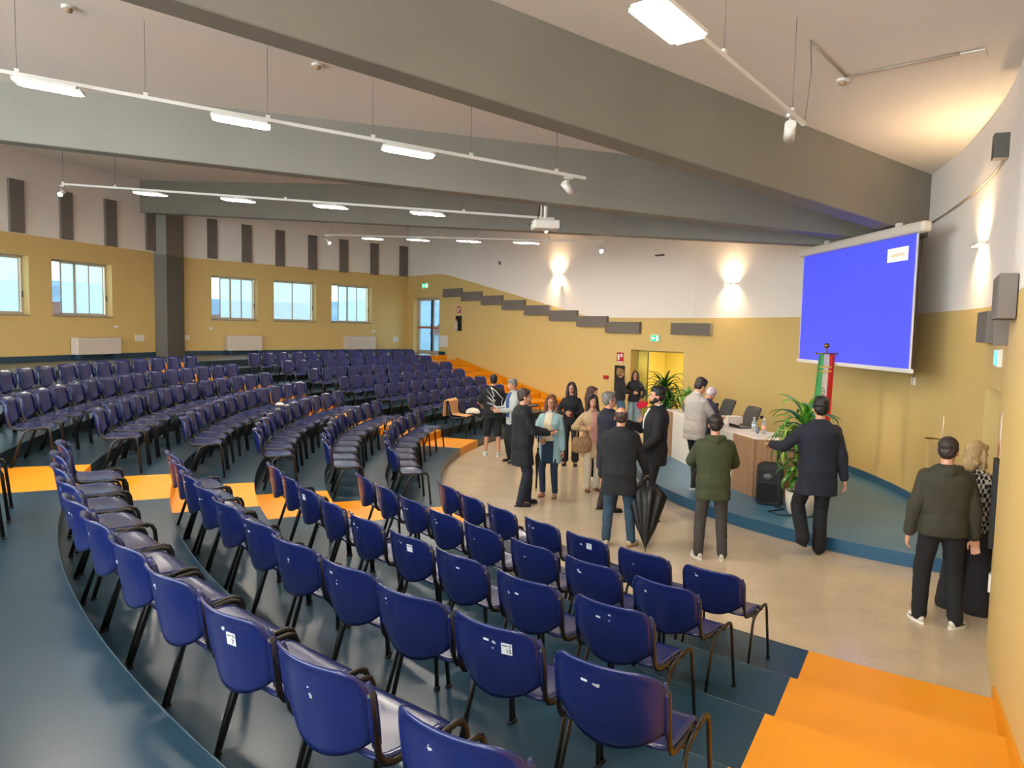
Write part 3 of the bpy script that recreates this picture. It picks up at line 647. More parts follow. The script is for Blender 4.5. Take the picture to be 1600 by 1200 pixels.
def on_arc_box(name, a, z, w, h, th, m, label, cat):
    p = arcp(a, z); n = Vector((AC.x - p.x, AC.y - p.y, 0)).normalized(); o = obj(name, bx((0, th / 2, 0), (w, th, h), 0, .003), m, None, False, p, (0, 0, math.atan2(n.y, n.x) - PI / 2)); return tag(o, label, cat)
r = empty('safety_sign', arcp(-32.6, 1.80), 0, 'pink and white safety sign beside the opening in the near wall', 'safety sign', 'red fire safety signs'); n = Vector((AC.x - r.location.x, AC.y - r.location.y, 0)).normalized(); r.rotation_euler = (0, 0, math.atan2(n.y, n.x) - PI / 2)
obj('plate', bx((0, .006, 0), (.3, .012, .42), 0, .001), mat('sign_pink_white', '#cfa79a', .5), r); face('red_band', .26, .08, .0135, RED, r, 0, -.15); face('white_field', .2, .22, .0135, WHP, r, 0, .06)
on_arc_box('fire_cabinet', -33.0, 1.17, .42, .78, .05, BLKP, 'tall black fire cabinet on the near wall beside the opening', 'cabinet')
c, w, h, rz, n = mount(nw_pt, 1551, 1556, 985, 1010)
for a_, z_, w_, h_, lab in ((-34.6, .50, .07, .16, 'white vertical cover plate low on the near wall'),): on_arc_box('cable_cover', a_, z_, w_, h_, .025, WHP, lab, 'wall plate')
on_arc_box('wall_socket', -32.6, .42, .12, .12, .015, WHP, 'round white socket low by the near opening', 'socket')
# radiators, vents and small plates of the window walls
def radiator(fn, rect, label):
    c, w, h, rz, n = mount(fn, *rect); r = empty('fan_coil_heater', (c.x, c.y, RIM + .13), rz, label, 'heater', 'white heaters under the windows')
    obj('casing', bx((0, .13, h / 2), (w, .24, h), 0, .015), mat('heater_cream', '#c9bcae', .4), r); bm = bmesh.new()
    for i in range(14): box(bm, (-w * .42 + w * .84 * i / 13, .13, h + .002), (w * .035, .16, .006))
    obj('grille', bm, mat('grille_grey', '#8a8278', .5), r); obj('foot', bx((-w * .42, .13, -.06), (.08, .18, .14)), BAS, r); obj('foot', bx((w * .42, .13, -.06), (.08, .18, .14)), BAS, r)
radiator(wl_pt, (110, 178, 525, 551), 'white heater under the window left of the pillar')
radiator(wr_pt, (351, 404, 524.5, 547.5), 'white heater under the first window right of the pillar'); radiator(wr_pt, (535.5, 581, 525.5, 546), 'white heater under the window nearest the room corner')
for fn, q, lab in ((wl_pt, (211, 224.5, 523, 533), 'white vent plate left of the pillar'), (wr_pt, (288, 296, 523.5, 531), 'white vent plate just right of the pillar'), (wr_pt, (614, 621.5, 526.5, 534), 'white vent plate near the room corner'), (wl_pt, (177, 184, 508.5, 512), 'small white bracket right of the left window sill'), (wr_pt, (326.5, 332, 511, 515), 'tiny white wall knob under the first far window'), (wr_pt, (581, 586, 515.5, 519), 'tiny white wall knob beside the last far window')):
    wall_box('wall_plate', fn, q, .02, WHP, lab, 'wall plate')
# ------------------------------------------------------------------ projection screen and projector
SCRN = bpy.data.materials.new('projection_blue'); SCRN.use_nodes = True; b_ = SCRN.node_tree.nodes['Principled BSDF']
b_.inputs['Base Color'].default_value = (.05, .05, .07, 1); b_.inputs['Roughness'].default_value = .8; b_.inputs['Emission Color'].default_value = (.04, .055, 1, 1); b_.inputs['Emission Strength'].default_value = .62  # projector light put into the sheet as blue emission
# plane: right edge 10.75 m away, left edge 14.4 m
tr_, br_ = aty(1434, 365, 10.0), aty(1420, 577, 10.0); tl_, bl_ = aty(1258, 402, 13.35), aty(1248.5, 560, 13.35)
xr_, xl_ = (tr_.x + br_.x) / 2, (tl_.x + bl_.x) / 2; dsc = Vector((xr_ - xl_, 10.0 - 13.35)); ws_ = dsc.length; rz = math.atan2(dsc.y, dsc.x)
zt_ = (tr_.z + tl_.z) / 2; zb_ = (br_.z + bl_.z) / 2
r = empty('projection_screen', ((xl_ + xr_) / 2, (10.0 + 13.35) / 2, 0), rz, 'large projection screen lit blue above the stage', 'projection screen')   # local -y faces the hall
hs = zt_ - zb_
obj('screen_sheet', bx((0, 0, (zt_ + zb_) / 2), (ws_, .012, hs)), SCRN, r)
for s in (-1, 1): obj('sheet_border', bx((s * (ws_ / 2 + .012), 0, (zt_ + zb_) / 2), (.03, .014, hs)), mat('screen_white_border', '#cfcad6', .7), r)
obj('glow_stop_sheet', bx((0, .012, (zt_ + zb_) / 2), (ws_ + .02, .008, hs)), BLKP, r)  # added black sheet, keeps the emission off the wall behind
obj('bottom_bar', bx((0, 0, zb_ - .03), (ws_ + .16, .04, .06), 0, .01), WHP, r)
cas = obj('roller_casing', bx((0, .02, zt_ + .08), (ws_ + .36, .15, .15), 0, .04), mat('casing_cream', '#cfc4b4', .4), r)
for s in (-.9, 1.2): bm = bmesh.new(); box(bm, (s, .02, zt_ + .175), (.1, .05, .06)); obj('bracket', bm, WHP, cas)
obj('logo_label', bx((ws_ / 2 - .42, -.009, zt_ - .24), (.5, .004, .19)), mat('label_cream_lit', (1, .78, .55), emit=.4), r)  # label brightness put in as emission too
def text(s, size, m, parent, loc, rot=(PI / 2, 0, 0), name='lettering', ext=.0008):
    cu = bpy.data.curves.new(name, 'FONT'); cu.body = s; cu.size = size; cu.extrude = ext; cu.align_x = 'CENTER'; cu.align_y = 'CENTER'
    o = bpy.data.objects.new('tmp', cu); COL.objects.link(o); dg = bpy.context.evaluated_depsgraph_get(); me = bpy.data.meshes.new_from_object(o.evaluated_get(dg)); bpy.data.objects.remove(o)
    me.materials.clear(); q = obj(name, me, m, parent, False, loc, rot); return q
text('panasonic', .085, mat('label_ink', '#8a7a6a', .6, emit=0), r, (ws_ / 2 - .42, -.012, zt_ - .24))
# projector on its drop pole under the second rail's end
zpj = 4.35; pj = onz(852, 352, zpj); r = empty('projector', pj, math.radians(8), 'white ceiling projector hanging on a pole near the rail end', 'projector')
obj('body', bx((0, 0, 0), (.42, .34, .14), 0, .02), WHP, r); bm = bmesh.new(); cyl(bm, (.21, .05, 0), (.25, .05, 0), .05, 20); obj('lens', bm, DRK, r, True)
bm = bmesh.new(); cyl(bm, (0, 0, .07), (0, 0, .55), .03, 14); box(bm, (.0, 0, .55), (.16, .16, .02)); box(bm, (0, 0, .09), (.14, .14, .02)); obj('pole', bm, WHP, r)
bm = bmesh.new(); tube(bm, [(-.1, 0, .56), (-.1, 0, .3), (-.12, .02, .1), (-.26, .05, .0), (-.2, .06, .04)], .008, 6); obj('cable', bm, BLKP, r)
bm = bmesh.new(); zz = zpj + .62; tube(bm, [pj + Vector((-.07, 0, .1)), pj + Vector((-.07, 0, .6)), pj + Vector((0, 0, .7)), onz(1100, 333, 5.0) * 0 + Vector((3.4, 12.0, 4.62)), Vector((6.0, 12.05, 4.4))], .014, 8)
tag(obj('cable_conduit', bm, WHP), 'white cable conduit running from the projector along the middle beam', 'conduit')
# conduit, socket and switch box on the stage wall
bm = bmesh.new(); tube(bm, [arcp(a, z) + Vector((AC.x - arcp(a, 0).x, AC.y - arcp(a, 0).y, 0)).normalized() * .02 for a, z in [(-8.0, 4.33), (-11.8, 4.41), (-17, 4.49), (-22, 4.55), (-25, 4.6)]], .012, 8)
tag(obj('cable_conduit', bm, mat('conduit_beige', '#a08f7e', .5)), 'thin conduit rising along the curved stage wall to a small speaker', 'conduit')
bm = bmesh.new(); tube(bm, [arcp(-7.6, z) + Vector((-.02, 0, 0)) for z in (4.4, 2.05)], .012, 8); tag(obj('cable_conduit', bm, mat('conduit_beige', '#a08f7e', .5)), 'thin vertical conduit beside the projection screen', 'conduit')
on_arc_box('junction_box', -7.7, 4.37, .16, .13, .07, mat('conduit_beige', '#a08f7e', .5), 'small junction box at the top right of the projection screen', 'junction box')
on_arc_box('light_switch', -7.6, 2.0, .1, .12, .04, WHP, 'white switch box below the vertical conduit by the screen', 'switch')
on_arc_box('wall_speaker', -25.3, 4.72, .16, .26, .14, mat('speaker_grey', '#4a453e', .5), 'small dark grey box high on the wall at the conduit end', 'speaker')
# ceiling things
def on_ceiling(x, y):
    t = 0; d = ray(x, y)
    for i in range(4000):
        t += .01; p = EYE + d * t
        if p.z >= zceil(p): return p
    return p
def smoke(x, y, label):
    p = on_ceiling(x, y); r = empty('smoke_detector', p, 0, label, 'smoke detector', 'ceiling smoke detectors'); bm = bmesh.new(); lathe(bm, [(0, 0), (.07, 0), (.07, -.02), (.05, -.03), (0, -.03)], 20); obj('base', bm, WHP, r)
    bm = bmesh.new(); lathe(bm, [(0, -.03), (.04, -.03), (.038, -.055), (0, -.06)], 20); obj('sensor', bm, mat('detector_tan', '#a98c66', .5), r)
smoke(107, 10, 'smoke detector on the ceiling at the far top-left'); smoke(496, 100, 'smoke detector on the ceiling just beyond the near beam'); smoke(1317, 124, 'smoke detector at the elbow of the white ceiling conduit')
bm = bmesh.new(); P_ = [on_ceiling(1267, 62), on_ceiling(1322, 117), on_ceiling(1500, 81)]; tube(bm, [p - Vector((0, 0, .015)) for p in P_[:2]], .013, 8); tube(bm, [p - Vector((0, 0, .015)) for p in (P_[1], P_[2])], .013, 8); tag(obj('cable_conduit', bm, mat('conduit_beige', '#a08f7e', .5)), 'bent conduit crossing the ceiling above the stage wall', 'conduit')
p0_, p1_ = on_ceiling(1267, 62), onz(1257, 195, 4.67); bm = bmesh.new(); tube(bm, [p0_, p0_.lerp(p1_, .5) + Vector((.03, 0, .1)), p1_], .005, 6); tag(obj('power_cable', bm, mat('cable_grey', '#6b635a', .5)), 'thin slack cable from the ceiling to the near light rail', 'cable')
p = on_ceiling(1511, 90); tag(obj('ceiling_hatch', bx((0, 0, -.004), (.34, .34, .012), 0, .002), CEI, None, False, p, (0, -math.atan(.084) * 0, .9)), 'small square access hatch flush in the ceiling above the curved wall', 'hatch')
wall_box('wall_bracket', arc_pt, (1028, 1041, 398, 400.5), .12, mat('dark_bracket', '#4a3b30', .5), 'small dark bracket alone on the white wall left of the screen', 'bracket', bev=.002)
c, n = far_pt(782, 411); tag(obj('wall_hook', bx((0, .03, 0), (.03, .06, .12), 0, .004), mat('dark_bracket', '#4a3b30', .5), None, False, c, (0, .5, math.atan2(n.y, n.x) - PI / 2)), 'tiny dark hook on the white side wall', 'hook')
wall_box('sensor_box', far_pt, (874.5, 880, 446, 453), .05, WHP, 'small white sensor box under the wall lamp', 'sensor')
# ------------------------------------------------------------------ stage furniture
OAK = mat('oak_laminate', '#9a7658', .45, var=.16, vscale=3, stretch=(9, 9, .5)); DWH = mat('desk_white', '#d9d2c8', .4)
ST = DZ
dk = [Vector((3.18, 15.05)), Vector((3.27, 14.6)), Vector((3.62, 11.75)), Vector((3.76, 11.12)), Vector((4.62, 11.02))]
root = empty('conference_desk', (3.6, 12.9, ST), 0, 'long conference desk with oak ends and white front panels on the stage', 'desk')
def desk_local(p, z): return Vector((p.x - 3.6, p.y - 12.9, z))
def panel(a, b, z0, z1, th, m, nm, off=0):
    d = (b - a).normalized(); n = Vector((d.y, -d.x)); c = (a + b) / 2 + n * (off - th / 2) * -1
    return obj(nm, bx((c.x - 3.6, c.y - 12.9, (z0 + z1) / 2), ((b - a).length, th, z1 - z0), math.atan2(d.y, d.x), .003), m, root)
dh = .90
panel(dk[0], dk[1], 0, dh, .03, OAK, 'end_panel'); panel(dk[2], dk[3], 0, dh, .03, OAK, 'front_panel'); panel(dk[3], dk[4], 0, dh, .03, OAK, 'end_panel')
wf = panel(dk[1], dk[2], 0, dh, .03, DWH, 'white_front_panel')
d_ = (dk[2] - dk[1]).normalized()
for fr in (.33, .66): q = dk[1].lerp(dk[2], fr); obj('panel_joint', bx((q.x - 3.6 - .002, q.y - 12.9, dh / 2), (.012, .012, dh), 0), mat('joint_grey', '#8d867c', .5), wf)
def poly_top(pts, z0, z1, m, nm):
    bm = bmesh.new(); prism(bm, [(p.x - 3.6, p.y - 12.9) for p in pts], z0, z1); return obj(nm, bm, m, root)
inn = [Vector((3.66, 15.1)), Vector((3.74, 14.7)), Vector((4.06, 11.9)), Vector((4.62, 11.5))]
poly_top([dk[0], dk[1], dk[2], dk[3], dk[4], inn[3], inn[2], inn[1], inn[0]], dh - .005, dh + .025, DWH, 'desktop')
# dark lettering block and a folded poster on the white front
q = dk[1].lerp(dk[2], .17); rzf = math.atan2(d_.y, d_.x)
INK = mat('letter_brown', '#6b4a44', .6)
for i, dx in enumerate((-.22, -.08, .06, .2)): 
    p = q + d_ * dx + Vector((-d_.y, d_.x)) * -.02 * -1
for s, fr in (('[', .10), ('I', .15), ('U', .20), (']', .26)):
    p = dk[1].lerp(dk[2], fr); nn = Vector((d_.y, -d_.x)); nn = nn if nn.x < 0 else -nn
    text(s, .42, INK, wf, (p.x + nn.x * .004 - 3.6, p.y + nn.y * .004 - 12.9, .52), (PI / 2, 0, rzf + (PI if False else 0)))
p = dk[1].lerp(dk[2], .93); nn = Vector((-1, -.12)).normalized()
tag(obj('hanging_sheet', bx((0, 0, 0), (.42, .012, .5), 0), mat('sheet_grey', '#a9a9a6', .6), None, False, (p.x + nn.x * .012, p.y + nn.y * .012, ST + .64), (0, 0, rzf)), 'grey sheet hanging over the white front edge of the conference desk', 'poster')
p = dk[1].lerp(dk[2], .86)
tag(obj('blue_poster', bx((0, 0, 0), (.3, .006, .34), 0), mat('sheet_blue', '#9fb6c6', .6), None, False, (p.x + nn.x * .03, p.y + nn.y * .03, ST + .42), (0, 0, rzf)), 'pale blue leaflet taped low on the desk front behind the green jacket', 'poster')
DT = ST + dh + .0255
def office_chair(x, y, Y, rz, label):
    p = aty(x, y, Y); r = empty('office_chair', (p.x - .3, p.y + .05, ST), rz, label, 'chair', 'black chairs behind the desk'); F_ = mat('chair_mesh_black', '#2c2a28', .6)
    bm = shell(.44, .62, .03, lambda a, b: (a, -.23 - .05 * (1 - (a / .22) ** 2) - .12 * (b / .3), .90 + b), corner=.05); obj('backrest', bm, F_, r, True)
    obj('seat', bx((0, 0, .48), (.48, .46, .07), 0, .025), F_, r); bm = bmesh.new(); cyl(bm, (0, 0, .08), (0, 0, .45), .025, 12); obj('column', bm, BLKM, r)
    for i in range(5):
        a = i * 2 * PI / 5; bm = bmesh.new(); tube(bm, [(0, 0, .09), (.3 * math.cos(a), .3 * math.sin(a), .05)], [.025, .015], 8); lg = obj('leg', bm, BLKM, r, True); bm = bmesh.new(); ball(bm, (.3 * math.cos(a), .3 * math.sin(a), .026), .025, 10); obj('caster', bm, BLKM, lg)
    for s in (-1, 1): bm = bmesh.new(); tube(bm, [(s * .25, -.12, .5), (s * .28, -.1, .68), (s * .28, .12, .68)], .014, 8); obj('armrest', bm, BLKM, r, True)
    bm = bmesh.new(); tube(bm, [(0, -.1, .46), (0, -.27, .5), (0, -.27, .8)], .018, 8); obj('back_support', bm, BLKM, r, True)
office_chair(1138, 660, 14.25, math.radians(103), 'black office chair behind the desk, closest to the grey blazer man')
office_chair(1176, 672, 12.9, math.radians(103), 'tall black office chair at the laptop end of the desk')
def microphone(x0, y0, Y, x1, y1, label):
    b = aty(x0, y0, Y); b.z = DT; e = aty(x1, y1, Y); r = empty('gooseneck_microphone', b, 0, label, 'microphone', 'gooseneck microphones')
    bm = bmesh.new(); lathe(bm, [(0, 0), (.06, 0), (.055, .02), (0, .025)], 18); obj('base', bm, BLKP, r, True); v = e - b
    bm = bmesh.new(); tube(bm, [(0, 0, .02), (v.x * .2, 0, v.z * .45), (v.x * .6, 0, v.z * .8), (v.x, 0, v.z)], .005, 6); obj('gooseneck', bm, BLKM, r, True); bm = bmesh.new(); ball(bm, (v.x, 0, v.z), (.03, .022, .028), 12); obj('foam_head', bm, mat('mic_foam', '#1a0e0e', .9), r, True)
microphone(1176, 678, 12.35, 1190, 652, 'gooseneck microphone at the oak end of the desk'); microphone(1112, 655, 13.6, 1121, 632, 'gooseneck microphone near the grey blazer man')
def bottle(x, y, Y, label, lab_col, h=.24):
    p = aty(x, y, Y); r = empty('water_bottle', (p.x, p.y, DT), 0, label, 'bottle', 'water bottles on the desk'); G = mat('clear_plastic', (.85, .9, .92), .08, trans=.85)
    bm = bmesh.new(); lathe(bm, [(0, 0), (.032, 0), (.035, .01), (.035, h * .62), (.03, h * .75), (.013, h * .9), (.013, h * .94), (0, h * .94)], 18); obj('bottle_body', bm, G, r, True)
    bm = bmesh.new(); cyl(bm, (0, 0, h * .93), (0, 0, h), .015, 14); obj('cap', bm, WHP, r); bm = bmesh.new(); lathe(bm, [(.0355, h * .3), (.0362, h * .3), (.0362, h * .55), (.0355, h * .55)], 18); obj('label_band', bm, mat('band' + lab_col, lab_col, .5), r)
bottle(1177, 684, 11.75, 'clear water bottle with a blue cap band on the desk corner', '#a9b9cc'); bottle(1193, 684, 11.5, 'water bottle with an orange-pink band on the desk corner', '#d99a7c', .25)
p = aty(1183, 684, 11.6); r = empty('drinking_glass', (p.x, p.y, DT), 0, 'small clear drinking glass between the bottles', 'glass'); bm = bmesh.new(); lathe(bm, [(0, 0), (.025, 0), (.032, .1), (.03, .1), (.023, .008), (0, .008)], 16); obj('bowl', bm, mat('clear_plastic', (.85, .9, .92), .08, trans=.85), r, True)
p = aty(1157, 676, 12.3); r = empty('laptop', (p.x, p.y, DT), math.radians(103), 'dark laptop lying open on the desk by the microphone', 'laptop'); obj('base', bx((0, 0, .01), (.34, .24, .018), 0, .003), mat('laptop_grey', '#3a3c42', .35), r); obj('screen', bx((0, .12, .03), (.34, .015, .05), 0, .002), BLKP, r)
p = aty(1143, 668, 12.9)
for i, (dx, dy, rz_, lab) in enumerate(((0, 0, .3, 'white name sheet propped on the desk beside the laptop'), (-.05, .45, .1, 'loose white paper on the desk by the grey blazer man'))):
    tag(obj('paper_sheet', bx((0, 0, 0), (.3, .21, .003 if i else .12), 0), DWH, None, False, (p.x + dx, p.y + dy, DT + (.002 if i else .06)), (0, 0, rz_)), lab, 'paper')
# loudspeaker on the stage floor
p = onz(1206, 789, ST); r = empty('loudspeaker', (p.x, p.y + .12, ST), math.radians(-22), 'black loudspeaker standing on the stage floor against the desk', 'loudspeaker')
SPK = mat('speaker_black', '#141414', .45, bump=.2, bscale=200)
bm = bmesh.new(); prism(bm, [(-.19, -.16), (.16, -.18), (.19, -.12), (.14, .16), (-.14, .16)], .01, .60); bmesh.ops.bevel(bm, geom=list(bm.edges), offset=.018, segments=2, affect='EDGES'); cb = obj('cabinet', bm, SPK, r)
obj('horn_recess', bx((-.02, -.17, .44), (.26, .02, .16), 0, .008), mat('horn_dark', '#060606', .5), r); bm = bmesh.new(); ball(bm, (-.02, -.18, .43), (.075, .03, .05), 18); obj('horn', bm, mat('horn_grey', '#5a5652', .35), r, True)
obj('grille', bx((-.02, -.174, .19), (.29, .012, .27), 0, .01), mat('grille_black', '#0b0b0c', .6, bump=.6, bscale=400), r); obj('handle', bx((.0, 0, .605), (.14, .05, .015), 0, .006), BLKP, r)
bm = bmesh.new(); a_ = onz(1204, 795, ST); pts_ = [a_ + Vector((.1, .1, .01)), a_ + Vector((.18, -.05, .01)), a_ + Vector((-.1, -.18, .01)), a_ + Vector((-.02, -.38, .01)), a_ + Vector((.35, -.42, .01)), a_ + Vector((.6, -.2, .01))]; tube(bm, pts_, .009, 6); tag(obj('speaker_cable', bm, BLKP), 'black cable looping on the stage floor from the loudspeaker', 'cable')
# ------------------------------------------------------------------ plants
LF = mat('corn_plant_leaf', '#3f7a1f', .35, var=.35, vscale=9, spec=.5); LF2 = mat('corn_plant_leaf_pale', '#8fae3c', .35, var=.2, vscale=9); LFD = mat('dark_leaf', '#1f4a17', .35, var=.3, vscale=9); TRK = mat('plant_cane', '#6b5336', .8)
def leaf(bm, base, az, L, droop, w, mi, up=.9):
    n = 9; rows = []; d = Vector((math.cos(az), math.sin(az), 0)); s = Vector((-d.y, d.x, 0)); p = Vector(base); th = up
    for i in range(n + 1):
        t = i / n; ww = w * (math.sin(PI * min(1, t * .85 + .12)) ** .8) * (1 if t < .98 else .15)
        if i == n: ww = .002
        nrm = Vector((-d.x * math.sin(th), -d.y * math.sin(th), math.cos(th)))
        rows.append([bm.verts.new(p - s * ww / 2 + nrm * ww * .18), bm.verts.new(p), bm.verts.new(p + s * ww / 2 + nrm * ww * .18)])
        p = p + (d * math.cos(th) + Vector((0, 0, math.sin(th)))) * (L / n); th -= droop * (.4 + 1.2 * t)
    for i in range(n):
        for k in range(2): f = bm.faces.new((rows[i][k], rows[i][k + 1], rows[i + 1][k + 1], rows[i + 1][k])); f.material_index = mi; f.smooth = True
def corn_plant(loc, H, heads, label, mats, pot=(.2, .32), seed=1, wid=.055, spread=1.0, potm=None):
    random.seed(seed); r = empty('potted_corn_plant', loc, 0, label, 'potted plant')
    pr_, ph = pot; bm = bmesh.new(); lathe(bm, [(0, 0), (pr_ * .62, 0), (pr_ * .8, ph * .12), (pr_ * .96, ph * .55), (pr_, ph), (pr_ * .93, ph), (pr_ * .9, ph * .9), (0, ph * .88)], 32); obj('pot', bm, potm or mat('white_pot', '#cfc3b2', .45), r, True)
    bm = bmesh.new(); lathe(bm, [(0, ph * .9), (pr_ * .88, ph * .9), (0, ph * .905)], 20); obj('soil', bm, mat('soil', '#33241a', .9), r)
    for i, (dx, dy, z, n_, L) in enumerate(heads):
        bm = bmesh.new(); tube(bm, [(dx * .5, dy * .5, ph * .85), (dx * .8, dy * .8, z * .6), (dx, dy, z)], [.022, .02, .016], 8); cane = obj('cane', bm, TRK, r, True)
        bm = bmesh.new()
        for k in range(n_):
            t = k / n_; az = k * 2.4 + random.uniform(-.3, .3); zz = z - .35 * t * (z - ph) * .9 + random.uniform(-.02, .02)
            leaf(bm, (dx, dy, zz + .02), az, L * random.uniform(.75, 1.1), random.uniform(.16, .30) * (1 + t), wid * random.uniform(.8, 1.15), random.choice((0, 0, 0, 1)) if mats[0] is LF else random.choice((0, 0, 1)), up=1.35 - 1.0 * t + random.uniform(-.1, .1))
        fo = obj('leaves', bm, mats, r, True); md = fo.modifiers.new('t', 'SOLIDIFY'); md.thickness = .0015
    return r
p = onz(1251, 806, ST); corn_plant((p.x + .02, p.y + .05, ST), 1.6, [(0, 0, 1.30, 50, .60), (-.06, .04, 1.02, 38, .55), (.07, -.05, .76, 30, .5), (-.04, -.04, .54, 22, .42)], 'large corn plant with striped leaves in a white pot on the stage', [LF, LF2], (.22, .34), 3, .078)
corn_plant((3.45, 16.5, 0), 1.7, [(0, 0, 1.38, 70, .66), (.08, .05, 1.05, 60, .6), (-.08, -.04, .8, 50, .55)], 'tall dark green corn plant behind the left end of the desk', [LFD, LF], (.2, .34), 5, .06, potm=BLKP)
p = aty(1071, 654, 14.6); corn_plant((3.5, 14.55, DT), .5, [(0, 0, .28, 26, .34), (.05, .05, .2, 18, .3)], 'small leafy pot plant on the left end of the desk', [mat('pothos_leaf', '#6f9a3a', .4, var=.25, vscale=9), LF], (.1, .15), 8, .06, potm=mat('grey_pot', '#5b5f55', .5))
# ------------------------------------------------------------------ flag and banner stand
fy = 11.9; b = aty(1280, 760, fy); tp = aty(1283, 543, fy); r = empty('flag_banner', (b.x, fy, ST), 0, 'green white and red vertical flag with an emblem on a brass-topped pole', 'flag')
z1 = tp.z - ST; bm = bmesh.new(); cyl(bm, (0, 0, .03), (0, 0, z1), .012, 12); obj('pole', bm, mat('silver_pole', '#b5ada0', .3, metal=.8), r); bm = bmesh.new(); lathe(bm, [(0, 0), (.17, 0), (.17, .02), (.04, .05), (0, .05)], 24); obj('base', bm, mat('brass', '#8a6a2c', .3, metal=.9), r, True)
bm = bmesh.new(); ball(bm, (0, 0, z1 + .03), .045, 16); obj('finial', bm, mat('brass', '#8a6a2c', .3, metal=.9), r, True)
zb = aty(1280, 552, fy).z - ST; bm = bmesh.new(); cyl(bm, (-.16, -.02, zb), (.16, -.02, zb), .01, 10)
for s in (-1, 1): ball(bm, (s * .165, -.02, zb), .02, 10)
obj('crossbar', bm, mat('brass', '#8a6a2c', .3, metal=.9), r, True)
for i, (x0, x1, c_) in enumerate(((-.135, -.045, '#5db56a'), (-.045, .045, '#e6ded2'), (.045, .135, '#d8382f'))):
    bm = bmesh.new(); g = []
    for j in range(25):
        z = zb - .01 - j * 1.15 / 24; tp_ = 1 + .12 * j / 24
        g.append([bm.verts.new(((x0 + (x1 - x0) * k / 4) * tp_ - .05 * j / 24, -.03 + .012 * math.sin((x0 + (x1 - x0) * k / 4) * 55 + j * .1) - .01 * j / 24, z)) for k in range(5)])
    for j in range(24):
        for k in range(4): bm.faces.new((g[j][k], g[j][k + 1], g[j + 1][k + 1], g[j + 1][k]))
    bmesh.ops.solidify(bm, geom=list(bm.faces), thickness=.002); obj(('green_stripe', 'white_stripe', 'red_stripe')[i], bm, mat('flag' + c_, c_, .8), r, True)
bm = bmesh.new(); n = 28; y = -.055
outer = [(-.045 + .03 * math.cos(2 * PI * k / n), -.62 + .065 * math.sin(2 * PI * k / n)) for k in range(n)]; innr = [(-.045 + .02 * math.cos(2 * PI * k / n), -.62 + .048 * math.sin(2 * PI * k / n)) for k in range(n)]
vo = [bm.verts.new((x, y, zb + z)) for x, z in outer]; vi = [bm.verts.new((x, y, zb + z)) for x, z in innr]
for k in range(n): bm.faces.new((vo[k], vo[(k + 1) % n], vi[(k + 1) % n], vi[k]))
em = obj('emblem_wreath', bm, mat('emblem_grey', '#6d7a5e', .7), r)
bm = bmesh.new(); v = []
for k in range(10): rr_ = .026 if k % 2 == 0 else .011; a = PI / 2 + k * PI / 5; v.append(bm.verts.new((-.045 + rr_ * .7 * math.cos(a), y, zb - .615 + rr_ * math.sin(a))))
bm.faces.new(v); obj('emblem_star', bm, mat('emblem_star_grey', '#8d8d86', .6), em)
bm = bmesh.new(); tube(bm, [(-.075, y, zb - .68), (-.045, y - .003, zb - .70), (-.015, y, zb - .68)], .008, 6); obj('emblem_ribbon', bm, mat('flag#d0262c', '#d0262c', .8), em)
bm = bmesh.new(); 
for k in range(2): box(bm, (-.02, -.048, zb - .22 - .07 * k), (.2, .002, .022))
obj('gold_lettering', bm, mat('gold_thread', '#c9a13a', .5), r)
by = 9.6; b = aty(1466, 780, by); zt = aty(1470, 686, by).z - ST
r = empty('banner_stand', (b.x, by, ST), math.radians(-35), 'beige gonfalon banner on a thin pole behind the olive hoodie man', 'banner'); bm = bmesh.new(); cyl(bm, (0, 0, .03), (0, 0, zt + .3), .009, 10); obj('pole', bm, mat('silver_pole', '#b5ada0', .3, metal=.8), r)
bm = bmesh.new(); lathe(bm, [(0, 0), (.14, 0), (.14, .02), (.03, .04), (0, .04)], 20); obj('base', bm, BLKP, r, True); bm = bmesh.new(); cyl(bm, (-.2, -.02, zt), (.2, -.02, zt), .011, 10); obj('crossbar', bm, mat('brass', '#8a6a2c', .3, metal=.9), r)
bm = bmesh.new(); g = []
for j in range(13):
    z = zt - .01 - j * .8 / 12; g.append([bm.verts.new((-.17 + .34 * k / 8, -.03 + .012 * math.sin(k * 1.3 + j * .2), z)) for k in range(9)])
for j in range(12):
    for k in range(8): bm.faces.new((g[j][k], g[j][k + 1], g[j + 1][k + 1], g[j + 1][k]))
bmesh.ops.solidify(bm, geom=list(bm.faces), thickness=.002); obj('cloth', bm, mat('banner_beige', '#c4ac74', .8), r, True)
